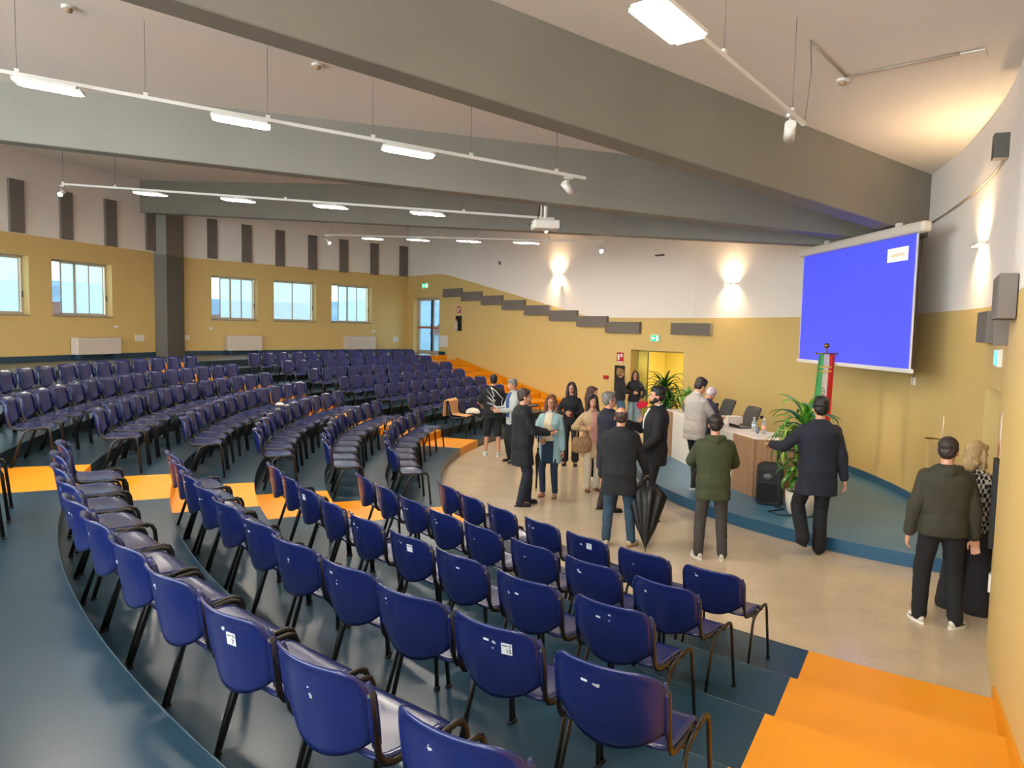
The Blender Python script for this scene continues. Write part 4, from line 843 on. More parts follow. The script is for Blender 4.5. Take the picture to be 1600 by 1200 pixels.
# ------------------------------------------------------------------ things left on chairs
def on_chair(key, k, i): return CH[key, k, i]
co = on_chair('F', 0, 6); mw = Matrix.Translation(co.location) @ Matrix.Rotation(co.rotation_euler.z, 4, 'Z')
def garment(pts_fn, nu, nv, th, m, name, label, cat):
    bm = bmesh.new(); g = [[bm.verts.new(pts_fn(i / nu, j / nv)) for i in range(nu + 1)] for j in range(nv + 1)]
    for j in range(nv):
        for i in range(nu): bm.faces.new((g[j][i], g[j][i + 1], g[j + 1][i + 1], g[j + 1][i]))
    bmesh.ops.recalc_face_normals(bm, faces=list(bm.faces)); bmesh.ops.solidify(bm, geom=list(bm.faces), thickness=th)
    o = obj(name, bm, m, None, True); o.matrix_world = mw; tag(o, label, cat); s = o.modifiers.new('s', 'SUBSURF'); s.levels = 1; s.render_levels = 1; return o
def coat_pts(u, v):
    x = (u - .5) * (.50 + .05 * math.sin(v * 6)); w_ = .014 * math.sin(u * 17 + v * 5) + .01 * math.sin(u * 31)
    if v < .3: t = v / .3; return (x, -.35 - .03 * (1 - t) + w_, .45 + .37 * t)
    if v < .4: t = (v - .3) / .1; return (x, -.35 + .10 * t, .83 + .02 * math.sin(t * PI) + w_ * .5)
    if v < .75: t = (v - .4) / .35; return (x * .85, -.23 + .06 * t + w_ * .6, .83 - .33 * t)
    t = (v - .75) / .25; return (x * .85, -.16 + .34 * t, .50 - .02 * t + w_ * .5)
garment(coat_pts, 20, 34, .02, mat('camel_cloth', '#b98a5c', .9, var=.15, vscale=14), 'camel_coat', 'camel brown coat draped over the front chair by the far aisle', 'coat')
co = on_chair('F', 0, 5); mw = Matrix.Translation(co.location) @ Matrix.Rotation(co.rotation_euler.z, 4, 'Z')
def bundle_pts(u, v): a = u * 2 * PI; r_ = math.sin(v * PI / 2); return (.19 * r_ * math.cos(a), .02 + .17 * r_ * math.sin(a) + .01 * math.sin(a * 5), .475 + .10 * math.cos(v * PI / 2) + .012 * math.sin(a * 4))
garment(bundle_pts, 20, 8, .012, mat('cream_cloth', '#cfc4b2', .9, var=.1, vscale=14), 'folded_cream_jacket', 'cream folded garment lying on the seat beside the camel coat', 'jacket')
co = on_chair('M', 3, 3)
mw = Matrix.Translation(co.location) @ Matrix.Rotation(co.rotation_euler.z, 4, 'Z')
def small_pts(u, v): a = u * 2 * PI; r_ = math.sin(v * PI / 2); return (.1 * r_ * math.cos(a), .05 + .09 * r_ * math.sin(a), .465 + .05 * math.cos(v * PI / 2))
garment(small_pts, 12, 6, .008, mat('cream_cloth', '#cfc4b2', .9, var=.1, vscale=14), 'crumpled_scarf', 'small cream scarf on a seat of the middle block', 'scarf')
# ------------------------------------------------------------------ worn labels on chair backs
LBL = mat('label_white', '#c9ccd2', .5); LIN = mat('label_black', '#1a1a1e', .5)
def back_xyz(x, zz, off=.0125):
    p = back_pt(x, zz - .612); return Vector((p[0], p[1] - off, p[2]))
def sticker(key, k, i, x, z, w, h, txt=None, small=None):
    ch = CH.get((key, k, i)); 
    bk = [c for c in ch.children if c.name.startswith('backrest')][0]
    p = back_xyz(x, z); dx = (back_xyz(x + .01, z) - back_xyz(x - .01, z)).normalized(); dz = (back_xyz(x, z + .01) - back_xyz(x, z - .01)).normalized(); n = dx.cross(dz)
    R = Matrix((dx, -n, dz)).transposed(); R = Matrix((dx, dz.cross(dx), dz)).transposed(); eu = R.to_euler()
    s_ = obj('sticker', bx((0, 0, 0), (w, .0016, h)), LBL, bk, False, p, eu)
    if txt: txt != ' ' and text(txt, h * .55, LIN, s_, (w * .18, -.0015, -h * .2), name='number'); obj('print_line', bx((-w * .15, -.0012, h * .28), (w * .5, .0006, h * .09)), LIN, s_); text('D', h * .36, LIN, s_, (w * .33, -.0015, h * .27), name='print')
def scuff(key, k, i, x, z, s=.02, seed=0):
    ch = CH.get((key, k, i)); bk = [c for c in ch.children if c.name.startswith('backrest')][0]; rnd = random.Random(seed * 7 + k * 31 + i); bm = bmesh.new()
    for q in range(2):
        c = back_xyz(x + rnd.uniform(-.015, .015), z + rnd.uniform(-.02, .02)); n_ = 7; v = []
        for j in range(n_): a = 2 * PI * j / n_; rr_ = s * rnd.uniform(.25, .8) * (1.4 if q == 0 else .7); v.append(bm.verts.new((c.x + rr_ * math.cos(a), c.y - .0005, c.z + rr_ * .6 * math.sin(a))))
        bm.faces.new(v)
    bmesh.ops.solidify(bm, geom=list(bm.faces), thickness=.0008); obj('torn_label', bm, LBL, bk)
for k, i, x, z, t_ in ((3, 9, .10, .685, '15'), (4, 8, .07, .675, '7'), (2, 5, .08, .695, ' '), (0, 4, .09, .70, ' '), (2, 2, .06, .695, ' ')):
    if ('N', k, i) in CH: sticker('N', k, i, x, z, .05, .05, t_)
rnd = random.Random(4)
for (key, k, i), ch in list(CH.items()):
    if key == 'N' and k <= 4 and not (k == 4 and i < 3): 
        scuff(key, k, i, rnd.uniform(-.12, .05), rnd.uniform(.65, .715), rnd.uniform(.009, .017), rnd.randint(0, 99))
        if rnd.random() < .4: sticker(key, k, i, rnd.uniform(-.08, .05), rnd.uniform(.66, .715), .028, .009)
# ------------------------------------------------------------------ people
SK = mat('skin', '#c08a6c', .5, var=.05, vscale=20); SK2 = mat('skin_tan', '#a8704f', .5, var=.05, vscale=20)
EYW = mat('eye_white', '#e6e0d8', .3); EYD = mat('eye_dark', '#1b120d', .3); LIP = mat('lips', '#a2514a', .45)
def cloth(name, c, var=.1, b=.25, r=.85): return mat(name, c, r, var=var, vscale=5, bump=b, bscale=14)
def ev(o):
    dg = bpy.context.evaluated_depsgraph_get(); dg.update(); me = bpy.data.meshes.new_from_object(o.evaluated_get(dg)); return me
def fuse(name, bm, m, parent, voxel=.009, smooth=4, wob=0, wsize=.12, cut=None):
    """merge overlapping pieces into one continuous skin"""
    o = obj(name, bm, m, None); r = o.modifiers.new('r', 'REMESH'); r.mode = 'VOXEL'; r.voxel_size = voxel; r.use_smooth_shade = True
    s = o.modifiers.new('s', 'SMOOTH'); s.factor = .6; s.iterations = smooth
    if wob:
        t = bpy.data.textures.get('folds%g' % wsize) or bpy.data.textures.new('folds%g' % wsize, 'CLOUDS'); t.noise_scale = wsize; t.noise_depth = 2
        d = o.modifiers.new('d', 'DISPLACE'); d.texture = t; d.strength = wob; d.mid_level = .5; d.texture_coords = 'LOCAL'
    me = ev(o); old = o.data; bpy.data.objects.remove(o); bpy.data.meshes.remove(old); me.name = name
    for p in me.polygons: p.use_smooth = True
    me.materials.clear(); return obj(name, me, m, parent, True)
def ik(S_, T, l1, l2, hint):
    S_, T = Vector(S_), Vector(T); v = T - S_; d = v.length; L = (l1 + l2) * .995
    if d > L: T = S_ + v * (L / d); v = T - S_; d = L
    a = (l1 * l1 - l2 * l2 + d * d) / (2 * d); h = math.sqrt(max(0, l1 * l1 - a * a)); u = v / d; hn = Vector(hint); hn = (hn - u * hn.dot(u)).normalized()
    return S_ + u * a + hn * h, T
def seg(bm, pts, rs, n=12):
    pts = [Vector(p) for p in pts]
    for i in range(len(pts) - 1):
        a, b = pts[i], pts[i + 1]; tube(bm, [a, a.lerp(b, .5), b], [rs[i], (rs[i] + rs[i + 1]) / 2, rs[i + 1]], n)
    for p, r in zip(pts, rs): ball(bm, p, r, n)
def loft(bm, secs, n=24):
    rings = []
    for z, rx, ry, y0 in secs:
        ring = []
        for k in range(n):
            a = 2 * PI * k / n; c, s = math.cos(a), math.sin(a); e = .85
            ring.append(bm.verts.new((rx * math.copysign(abs(c) ** e, c), y0 + ry * math.copysign(abs(s) ** e, s), z)))
        rings.append(ring)
    for i in range(len(rings) - 1):
        for k in range(n): bm.faces.new((rings[i][k], rings[i][(k + 1) % n], rings[i + 1][(k + 1) % n], rings[i + 1][k]))
    bm.faces.new(rings[0][::-1]); bm.faces.new(rings[-1])
MALE = [(.86, .160, .105, -.01), (.94, .168, .115, -.01), (1.06, .155, .11, .0), (1.18, .165, .115, .0), (1.30, .182, .12, -.005), (1.38, .180, .108, -.015), (1.43, .138, .088, -.02), (1.47, .085, .070, -.02), (1.50, .062, .060, -.02)]
FEM = [(.84, .160, .110, -.01), (.93, .168, .115, -.01), (1.04, .135, .095, .0), (1.14, .135, .098, .0), (1.27, .155, .118, .01), (1.36, .165, .095, -.01), (1.42, .130, .08, -.02), (1.47, .060, .055, -.02)]
def sec_at(S_, z):
    for a, b in zip(S_, S_[1:]):
        if a[0] <= z <= b[0]: t = (z - a[0]) / (b[0] - a[0]); return [a[i] + (b[i] - a[i]) * t for i in range(4)]
    return list(S_[0] if z < S_[0][0] else S_[-1])
def merge(dst, src, Mx):
    me = bpy.data.meshes.new('t'); src.transform(Mx); src.to_mesh(me); src.free(); dst.from_mesh(me); bpy.data.meshes.remove(me)
def hand(bm, wrist, fdir, pal, side, curl=.5, thumb_out=.6, spread=.12):
    f = Vector(fdir).normalized(); n = Vector(pal); n = (n - f * n.dot(f)).normalized(); s = f.cross(n) * side      # s points to the thumb side
    w = Vector(wrist); pc = w + f * .055
    Rm = Matrix((s, f, n)).transposed(); ball(bm, pc, (.042, .052, .017), 14, R=Rm); ball(bm, w + f * .015, (.028, .03, .02), 10, R=Rm)
    for i, (off, L) in enumerate(((.031, .070), (.011, .078), (-.010, .072), (-.030, .058))):
        b = w + f * .098 + s * off; d = (f + s * spread * (1.5 - i) * .4).normalized(); p = b; pts = [b - f * .02, b]; c = 0
        for j, fr in enumerate((.42, .32, .26)):
            c += curl * (.55, .8, .7)[j] * (1 + .08 * (i - 1)); dd = d * math.cos(c) + n * math.sin(c); p = p + dd * L * fr; pts.append(p)
        seg(bm, pts, [.0095, .0098, .0092, .0086, .0076], 8)
    tb = w + f * .035 + s * .034; d1 = (f * .7 + s * thumb_out + n * .35).normalized(); d2 = (f * .95 + s * thumb_out * .25 + n * (.35 + curl * .3)).normalized()
    seg(bm, [tb - s * .015, tb + d1 * .034, tb + d1 * .034 + d2 * .030, tb + d1 * .034 + d2 * .05], [.014, .0115, .0105, .0085], 8)
def person(label, base, top_px, face, top=None, H=None, fem=False, lean=0, head=(0, 0), skin=SK, hair='short', hairc='#2a1c14', upper=None, hem=.9, flare=1.0, inflate=.018, sleeve='long', lower=None,
           cuff=.06, legr=1.0, legend=None, shoe=('#15110f', '#15110f', 0), R=(.27, .05, .80), L=(-.27, .05, .80), Rh=(.3, -1, -.2), Lh=(-.3, -1, -.2), fR=(.11, .0, 0), fL=(-.11, .0, 0), z=0, curlR=.5, curlL=.5, palR=(-1, 0, 0), palL=(1, 0, 0),
           glasses=False, shirt=None, beard=None, hood=False, vox=.0085, front=None, collar=True, group=None, hairlen=1.42, fdirR=None, fdirL=None, bulk=1.0, toe=(8, -8)):
    loc = onz(base[0], base[1], z); hd = math.hypot(loc.x, loc.y); rr = ray(base[0], base[1]); rt_ = ray(top_px[0], top_px[1]); zt = EYE.z + rt_.z * hd / math.hypot(rt_.x, rt_.y)
    Ht = H or (zt - z); s_ = Ht / 1.755
    root = empty('person', (loc.x, loc.y, z), math.radians(face - 90), label, 'person', group); root.scale = (s_, s_, s_)
    T_ = FEM if fem else MALE; sw = .146 if fem else .162; nz = 1.42 if fem else 1.44; k = .88 if fem else 1
    MU = Matrix.Translation((0, 0, .95)) @ Matrix.Rotation(math.radians(-lean), 4, 'X') @ Matrix.Translation((0, 0, -.95))
    MH = MU @ Matrix.Translation((0, -.015, 1.50)) @ Matrix.Rotation(math.radians(head[0]), 4, 'Z') @ Matrix.Rotation(math.radians(-head[1]), 4, 'X') @ Matrix.Translation((0, .015, -1.50))
    sh = {s: MU @ Vector((s * sw, -.015, nz - .055)) for s in (1, -1)}
    arms = {}
    for s, tg, hint in ((1, R, Rh), (-1, L, Lh)): e, w = ik(sh[s], tg, .285, .255, hint); arms[s] = (sh[s], e, w)
    hip = {s: Vector((s * .088, -.005, .91)) for s in (1, -1)}; legs = {}
    for s, f in ((1, fR), (-1, fL)): ank = Vector((f[0], f[1], f[2] + .085)); e, w = ik(hip[s], ank, .425, .415, (s * .12, 1, 0)); legs[s] = (hip[s], e, w)
    # body: one continuous surface
    bm = bmesh.new(); loft(bm, [(a, b * .93, c * .92, d) for a, b, c, d in T_]); bm.transform(MU)
    hb = bmesh.new(); ball(hb, (0, -.012, 1.662), (.076, .094, .087), 20); ball(hb, (0, .020, 1.602), (.060, .070, .082), 18); ball(hb, (0, .040, 1.553), (.040, .044, .034), 14)
    ball(hb, (0, .062, 1.648), (.045, .028, .018), 12); seg(hb, [(0, .086, 1.636), (0, .100, 1.610), (0, .104, 1.598)], [.007, .010, .012], 8); ball(hb, (0, .084, 1.566), (.024, .014, .013), 10)
    for s in (-1, 1): ball(hb, (s * .077, -.004, 1.612), (.009, .02, .030), 10); ball(hb, (s * .034, .060, 1.597), (.022, .020, .022), 10)
    seg(hb, [(0, -.02, 1.46), (0, -.012, 1.56)], [.057 * k, .052 * k], 14); merge(bm, hb, MH)
    hold = bmesh.new(); seg(hold, [MU @ Vector((0, -.02, 1.42)), MU @ Vector((0, -.018, 1.49))], [.06, .055]); merge(bm, hold, Matrix.Identity(4))
    for s in (1, -1):
        a, e, w = arms[s]; seg(bm, [a, e, w], [.050 * k, .040 * k, .027 * k]); cu, pl, fd = (curlR, palR, fdirR) if s > 0 else (curlL, palL, fdirL)
        hand(bm, w, fd or (w - e), pl, s, cu)
        a, e, w = legs[s]; seg(bm, [a, e, w], [.080, .055, .038]); ft = math.radians(toe[0 if s > 0 else 1]); d = Vector((math.sin(ft), math.cos(ft), 0)); seg(bm, [w + Vector((0, 0, -.03)), w + Vector((0, 0, -.045)) + d * .12], [.033, .026])
    fuse('body', bm, skin, root, vox, 3)
    # face
    def hm(name, bm, m, par=root): o = obj(name, bm, m, par, True); o.matrix_local = MH; return o
    for s in (-1, 1):
        bm = bmesh.new(); ball(bm, (s * .030, .0775, 1.622), (.0135, .009, .008), 12); e_ = hm('eye', bm, EYW)
        bm = bmesh.new(); ball(bm, (s * .030, .0845, 1.622), (.006, .004, .0062), 10); i_ = obj('iris', bm, EYD, e_, True)
        bm = bmesh.new(); tube(bm, [(s * .014, .092, 1.639), (s * .03, .089, 1.645), (s * .048, .078, 1.640)], [.003, .0042, .0025], 6); hm('eyebrow', bm, mat('brow' + hairc, hairc, .8))
    bm = bmesh.new(); ball(bm, (0, .0945, 1.566), (.021, .006, .0075), 12); hm('lips', bm, LIP)
    HM = mat('hair' + hairc, hairc, .55, var=.3, vscale=60, bump=.6, bscale=90, stretch=(1, 1, .15))
    bm = bmesh.new()
    if hair in ('short', 'balding', 'wavy'):
        if hair != 'balding': ball(bm, (0, -.022, 1.683), (.084, .098, .083), 20); ball(bm, (0, .035, 1.715), (.062, .05, .040), 14)
        else: ball(bm, (0, -.04, 1.655), (.083, .082, .058), 18)
        ball(bm, (0, -.045, 1.635), (.078, .066, .082), 18)
        for s in (-1, 1): ball(bm, (s * .066, -.006, 1.655), (.016, .042, .045), 10)
        if hair == 'wavy': ball(bm, (0, .03, 1.735), (.06, .05, .035), 12); ball(bm, (0, -.03, 1.72), (.08, .09, .055), 12)
    elif hair in ('long', 'bob', 'bun', 'midlong'):
        ball(bm, (0, -.024, 1.680), (.087, .100, .088), 20); ball(bm, (0, -.05, 1.625), (.085, .072, .09), 18)
        for s in (-1, 1): ball(bm, (s * .052, .038, 1.700), (.036, .046, .034), 12); ball(bm, (s * .068, .005, 1.660), (.020, .052, .055), 12)
        if hair != 'bun':
            zb = hairlen
            for s in (-1, 1): seg(bm, [(s * .078, .0, 1.66), (s * .088, -.005, 1.56), (s * (.092 if zb < 1.5 else .08), .01, max(zb, 1.45)), (s * .085, .035, zb)], [.026, .034, .036, .022], 10)
            seg(bm, [(0, -.07, 1.60), (0, -.085, 1.5), (0, -.09, zb + .02)], [.075, .075, .05], 12); seg(bm, [(-.05, -.06, 1.55), (-.055, -.075, zb + .03)], [.05, .045]); seg(bm, [(.05, -.06, 1.55), (.055, -.075, zb + .03)], [.05, .045])
        else: ball(bm, (0, -.075, 1.745), (.045, .045, .04), 14); seg(bm, [(0, -.08, 1.6), (0, -.06, 1.53)], [.04, .02])
    bm.transform(MH); fuse('hair', bm, HM, root, .008, 2, .012, .03)
    if beard:
        bm = bmesh.new(); ball(bm, (0, .046, 1.548), (.047, .050, .034), 14); ball(bm, (0, .090, 1.580), (.026, .010, .006), 10)
        for s in (-1, 1): ball(bm, (s * .055, .02, 1.575), (.018, .04, .035), 10)
        bm.transform(MH); fuse('beard', bm, HM if beard is True else mat('beard' + beard, beard, .8), root, .008, 2, .004, .02)
    if glasses:
        bm = bmesh.new(); GC = mat('glasses_frame', glasses if isinstance(glasses, str) else '#1c1512', .35)
        for s in (-1, 1):
            tube(bm, [(s * .033 + .023 * math.cos(a), .100 - .012 * abs(math.cos(a) * .5 + s * .5), 1.620 + .018 * math.sin(a)) for a in [i * PI / 8 for i in range(17)]], .0028, 6); tube(bm, [(s * .055, .088, 1.625), (s * .078, .0, 1.622)], .0025, 6)
        tube(bm, [(-.012, .104, 1.624), (.012, .104, 1.624)], .0025, 6); hm('glasses', bm, GC)
    # trousers / skirt / shorts
    if lower:
        bm = bmesh.new(); ls = [(a, b * 1.04 + .004, c * 1.05 + .004, d) for a, b, c, d in T_ if a <= 1.07]; loft(bm, ls); ball(bm, (0, -.02, .90), (.16 * (1 if not fem else 1.0), .115, .08), 16)
        for s in (1, -1):
            a, e, w = legs[s]; end = w - Vector((0, 0, .085 - cuff)) if cuff < .2 else e.lerp(w, max(0, (e.z - cuff)) / max(.01, e.z - w.z)) if cuff < e.z else a.lerp(e, (a.z - cuff) / (a.z - e.z))
            r0_, r1_, r2_ = .097 * bulk, .074 * (legend[0] if legend else legr), .062 * (legend[1] if legend else legr)
            if cuff < .45: seg(bm, [a, e, end], [r0_, r1_, r2_], 14)
            else: seg(bm, [a, end], [r0_, .088], 14)
        fuse('trousers' if cuff < .5 else 'shorts', bm, lower, root, vox * 1.1, 4, .014, .10)
    # top: torso and sleeves, down to the hem
    if upper:
        g = inflate; secs = [(a, (b + g) * bulk, (c + g) * (bulk if bulk < 1.05 else bulk * 1.06), d) for a, b, c, d in T_ if a >= max(hem, .5)]
        if hem < T_[0][0]:
            b0 = T_[1]; nst = 4; low = [(hem + (T_[0][0] - hem) * i / nst, (b0[1] + g) * bulk * (1 + (flare - 1) * (1 - i / nst)), (b0[2] + g) * bulk * (1 + (flare - 1) * (1 - i / nst)), -.01) for i in range(nst)]; secs = low + secs
        elif secs[0][0] > hem + .01: q = sec_at(T_, hem); secs = [(hem, (q[1] + g) * bulk, (q[2] + g) * bulk, q[3])] + secs
        secs[-1] = (secs[-1][0] + .012, .066, .066, -.02)
        bm = bmesh.new(); up = [q for q in secs if q[0] >= .93]; lo = [q for q in secs if q[0] < .93]
        loft(bm, up); bm.transform(MU)
        if lo: b2 = bmesh.new(); loft(b2, lo + [q for q in up if q[0] < 1.1]); merge(bm, b2, Matrix.Identity(4))
        for s in (1, -1):
            a, e, w = arms[s]; rs = [.060 * k + g * .5, .050 * k + g * .5, .039 * k + g * .35]
            if sleeve == 'short': seg(bm, [a, a.lerp(e, .78)], [rs[0], rs[1] + .012])
            elif sleeve == 'elbow': seg(bm, [a, e, e.lerp(w, .3)], [rs[0], rs[1] + .006, rs[2] + .012])
            else: seg(bm, [a, e, e.lerp(w, .96)], rs)
            ball(bm, MU @ Vector((s * (sw - .03), -.018, nz - .05)), (.06 * k + g * .3, .06 * k + g * .3, .045), 12)
        if hood: b2 = bmesh.new(); seg(b2, [(-.09, .02, 1.455), (-.085, -.08, 1.475), (0, -.115, 1.46), (.085, -.08, 1.475), (.09, .02, 1.455)], [.035, .045, .055, .045, .035]); ball(b2, (0, -.10, 1.40), (.09, .045, .075), 14); merge(bm, b2, MU)
        elif collar: b2 = bmesh.new(); seg(b2, [(-.05, .045, 1.465), (-.068, -.02, 1.495), (0, -.085, 1.505), (.068, -.02, 1.495), (.05, .045, 1.465)], [.015, .018, .018, .018, .015], 8); merge(bm, b2, MU)
        up_o = fuse('jacket' if sleeve == 'long' else 'shirt', bm, upper, root, vox * 1.1, 4, .016, .11)
        if shirt:
            m_, z0_, wtop, wbot = shirt; bm = bmesh.new(); nj = 14; gr = []
            for j in range(nj + 1):
                zz = 1.47 - (1.47 - z0_) * j / nj; q = sec_at(secs, zz); half = wtop + (wbot - wtop) * j / nj
                gr.append([bm.verts.new(((x_ * half), q[3] + q[2] * (max(0, 1 - (x_ * half / q[1]) ** 2)) ** .5 + .008, zz)) for x_ in [-1 + i / 4 for i in range(9)]])
            for j in range(nj):
                for i in range(8): bm.faces.new((gr[j][i], gr[j][i + 1], gr[j + 1][i + 1], gr[j + 1][i]))
            bmesh.ops.recalc_face_normals(bm, faces=list(bm.faces)); bmesh.ops.solidify(bm, geom=list(bm.faces), thickness=.008); bm.transform(MU); obj('inner_shirt', bm, m_, root, True)
            if front:
                m_, zt_, zb_, wf_ = front; bm = bmesh.new(); gr = []
                for j in range(9):
                    zz = zt_ - (zt_ - zb_) * j / 8; q = sec_at(secs, zz); gr.append([bm.verts.new((x_ * wf_, q[3] + q[2] + .006 - .004 * x_ * x_, zz)) for x_ in [-1 + i / 4 for i in range(9)]])
                for j in range(8):
                    for i in range(8): bm.faces.new((gr[j][i], gr[j][i + 1], gr[j + 1][i + 1], gr[j + 1][i]))
                bmesh.ops.recalc_face_normals(bm, faces=list(bm.faces)); bmesh.ops.solidify(bm, geom=list(bm.faces), thickness=.008); obj('trousers_front', bm, m_, root, True)
            b2 = bmesh.new(); seg(b2, [(-.045, .05, 1.47), (-.062, -.02, 1.51), (0, -.078, 1.522), (.062, -.02, 1.51), (.045, .05, 1.47)], [.012, .014, .014, .014, .012], 8); b2.transform(MU); fuse('shirt_collar', b2, m_, root, .008, 1)
    # shoes
    for s in (1, -1):
        w = legs[s][2]; ft = math.radians(toe[0 if s > 0 else 1]); Rz = Matrix.Rotation(-ft, 4, 'Z'); c1, c2, heel = shoe
        bm = bmesh.new(); ball(bm, (0, -.02, .05), (.036, .05, .045), 14); ball(bm, (0, .06, .035), (.042, .10, .036), 16); ball(bm, (0, .0, .07), (.034, .04, .035), 12)
        for v in bm.verts: v.co.z = max(.012, v.co.z)
        bm.transform(Matrix.Translation((w.x, w.y, w.z - .085)) @ Rz); so = fuse('shoe', bm, mat('shoe' + c1, c1, .45), root, .008, 2)
        bm = bmesh.new(); pts = [(.044 * math.cos(a) * (1 if math.sin(a) > 0 else .85), .04 + .125 * math.sin(a)) for a in [i * PI / 12 for i in range(24)]]; prism(bm, pts, .0, .02)
        bm.transform(Matrix.Translation((w.x, w.y, w.z - .085)) @ Rz); obj('sole', bm, mat('sole' + c2, c2, .6), so)
        if heel: bm = bmesh.new(); cyl(bm, (0, -.05, -heel), (0, -.05, .03), .008, 8, r2=.02); bm.transform(Matrix.Translation((w.x, w.y, w.z - .085)) @ Rz); obj('heel', bm, mat('shoe' + c1, c1, .45), so)
    root['_arms'] = 0; del root['_arms']
    return root, {'R': arms[1], 'L': arms[-1], 'MU': MU, 'MH': MH, 's': s_, 'secs': secs if upper else None, 'legs': legs}
def wpt(root, p):
    v = Matrix.Rotation(root.rotation_euler.z, 3, 'Z') @ (Vector(p) * root.scale.x); return v + root.location
BLK = cloth('black_cloth', '#101114'); NAV = cloth('navy_cloth', '#151827'); DKT = cloth('dark_trousers', '#14151a')
SH_W = ('#d8d4ca', '#e6e2d8', 0)
def hold_umbrella(tip_from, p_handle, p_tip, label, openness, root_name='umbrella'):
    """closed umbrella from handle to tip (world points)"""
    a, b = Vector(p_handle), Vector(p_tip); v = b - a; L = v.length; r = empty(root_name, a, 0, label, 'umbrella'); r.rotation_mode = 'QUATERNION'; r.rotation_quaternion = v.to_track_quat('-Z', 'Y')
    bm = bmesh.new(); n = 32; prof = [(.012, -.10), (.02, -.12), (.045 * openness, -.16), (.12 * openness, -.32 * L), (.10 * openness, -.45 * L), (.055 * openness, -.72 * L), (.016, -.93 * L), (.008, -.95 * L)]
    rings = []
    for rad, z in prof: rings.append([bm.verts.new((rad * (1 + .22 * math.sin(k * 2 * PI / n * 8) * (1 if rad > .03 else 0)) * math.cos(2 * PI * k / n), rad * (1 + .22 * math.sin(k * 2 * PI / n * 8) * (1 if rad > .03 else 0)) * math.sin(2 * PI * k / n), z)) for k in range(n)])
    for i in range(len(rings) - 1):
        for k in range(n): bm.faces.new((rings[i][k], rings[i][(k + 1) % n], rings[i + 1][(k + 1) % n], rings[i + 1][k]))
    obj('canopy', bm, mat('umbrella_nylon', '#0c0d10', .5, var=.1), r, True); bm = bmesh.new(); cyl(bm, (0, 0, .0), (0, 0, -L), .006, 10); obj('shaft', bm, BLKM, r, True)
    return r
# man with the wing T-shirt
P1, d1 = person('person in a black T-shirt with a white wing print and black shorts, seen from behind', (769, 712), (771, 585), 93, skin=SK, hairc='#17120f', upper=BLK, hem=.82, inflate=.03, sleeve='short', lower=cloth('shorts_cloth', '#17181b'), cuff=.47, bulk=1.1,
                shoe=('#a9b9b6', '#dfe3de', 0), R=(.22, .25, 1.02), L=(-.22, .25, 1.02), Rh=(.9, -.6, -.4), Lh=(-.9, -.6, -.4), fR=(.13, -.04, 0), fL=(-.14, .06, 0), hair='short', curlR=.9, curlL=.9)
bm = bmesh.new(); path = [(205, 290), (258, 330), (300, 378), (335, 412), (318, 450), (332, 500), (318, 543), (300, 512), (316, 500), (242, 492), (285, 500), (165, 452), (250, 468), (160, 382), (240, 440), (250, 436), (162, 318), (215, 385), (240, 385), (205, 290)]
def bp(x, y): X = -(x - 232) / 500.; z = 1.27 - (y - 400) / 500.; q = sec_at(d1['secs'], z); X = -X; return Vector((X, q[3] - q[2] * math.sqrt(max(0, 1 - (X / q[1]) ** 2)) * 1.0 - .034, z))
tube(bm, [bp(*p) for p in path], .007, 6); bm.transform(d1['MU']); obj('wing_print', bm, mat('print_white', '#e8e4dc', .6), P1)
# grey-haired man half hidden behind the black coat
person('grey-haired person in a blue jumper and pale jacket, behind the long black coat', (800, 722), (802, 591), 205, hairc='#7d776f', head=(0, 14), upper=cloth('pale_jacket', '#a7aba8'), shirt=(cloth('denim_blue', '#36507a'), .95, .07, .09), hem=.80, lower=DKT, R=(.12, .34, 1.12), L=(-.1, .32, 1.1), bulk=1.04)
# long black coat
P3, d3 = person('person in a long black coat facing right and holding a phone', (815, 789), (826, 607), 8, hairc='#3d2d22', head=(0, 4), upper=cloth('coat_black', '#121319'), hem=.62, flare=1.12, inflate=.032, lower=cloth('navy_trousers', '#171c2c'), cuff=.05, R=(.10, .36, 1.10), L=(-.06, .36, 1.10), Rh=(.5, -.8, -.6), fR=(.10, -.04, 0), fL=(-.09, .1, 0), curlR=.9, curlL=.9, palR=(-.4, 0, 1), palL=(.4, 0, 1), bulk=1.08)
w = wpt(P3, (d3['R'][2] + d3['L'][2]) / 2 + Vector((0, .11, .03))); tag(obj('smartphone', bx((0, 0, 0), (.075, .15, .009), 0, .003), BLKP, None, False, w, (.2, 0, math.radians(-80))), 'black phone held by the person in the long black coat', 'phone')
# pale blue coat
P4, d4 = person('person with long wavy brown hair and glasses in a pale blue coat and jeans', (857, 776), (865, 617), 250, fem=True, hair='midlong', hairc='#6b3f28', hairlen=1.36, head=(12, -2), glasses='#2a1a16', upper=cloth('pale_blue_wool', '#8fb0b6', .06), hem=.60, flare=1.05, inflate=.03, shirt=(cloth('cream_satin', '#d8c9ae', .08, .3, .5), .98, .055, .11),
                front=(cloth('dark_jeans', '#1c3148'), .985, .60, .105), lower=cloth('dark_jeans', '#1c3148'), cuff=.10, legr=.86, shoe=('#b98a70', '#8a5a48', 0), R=(.10, .24, 1.02), Rh=(.9, -.4, -.5), L=(-.26, .04, .74), curlR=1.2, palR=(-.6, 0, -.4), skin=SK)
hw = wpt(P4, d4['R'][2] + Vector((0, .09, 0))); u = hold_umbrella(None, hw + Vector((0, 0, -.02)), hw + Vector((-.02, -.04, -.80)), 'furled black umbrella hanging from the hand of the person in pale blue', .28)
bm = bmesh.new(); tube(bm, [(0, 0, -.02), (0, 0, .08), (0, .02, .12), (0, .06, .13), (0, .09, .10), (0, .095, .05)], .012, 8); obj('crook_handle', bm, BLKM, u, True)
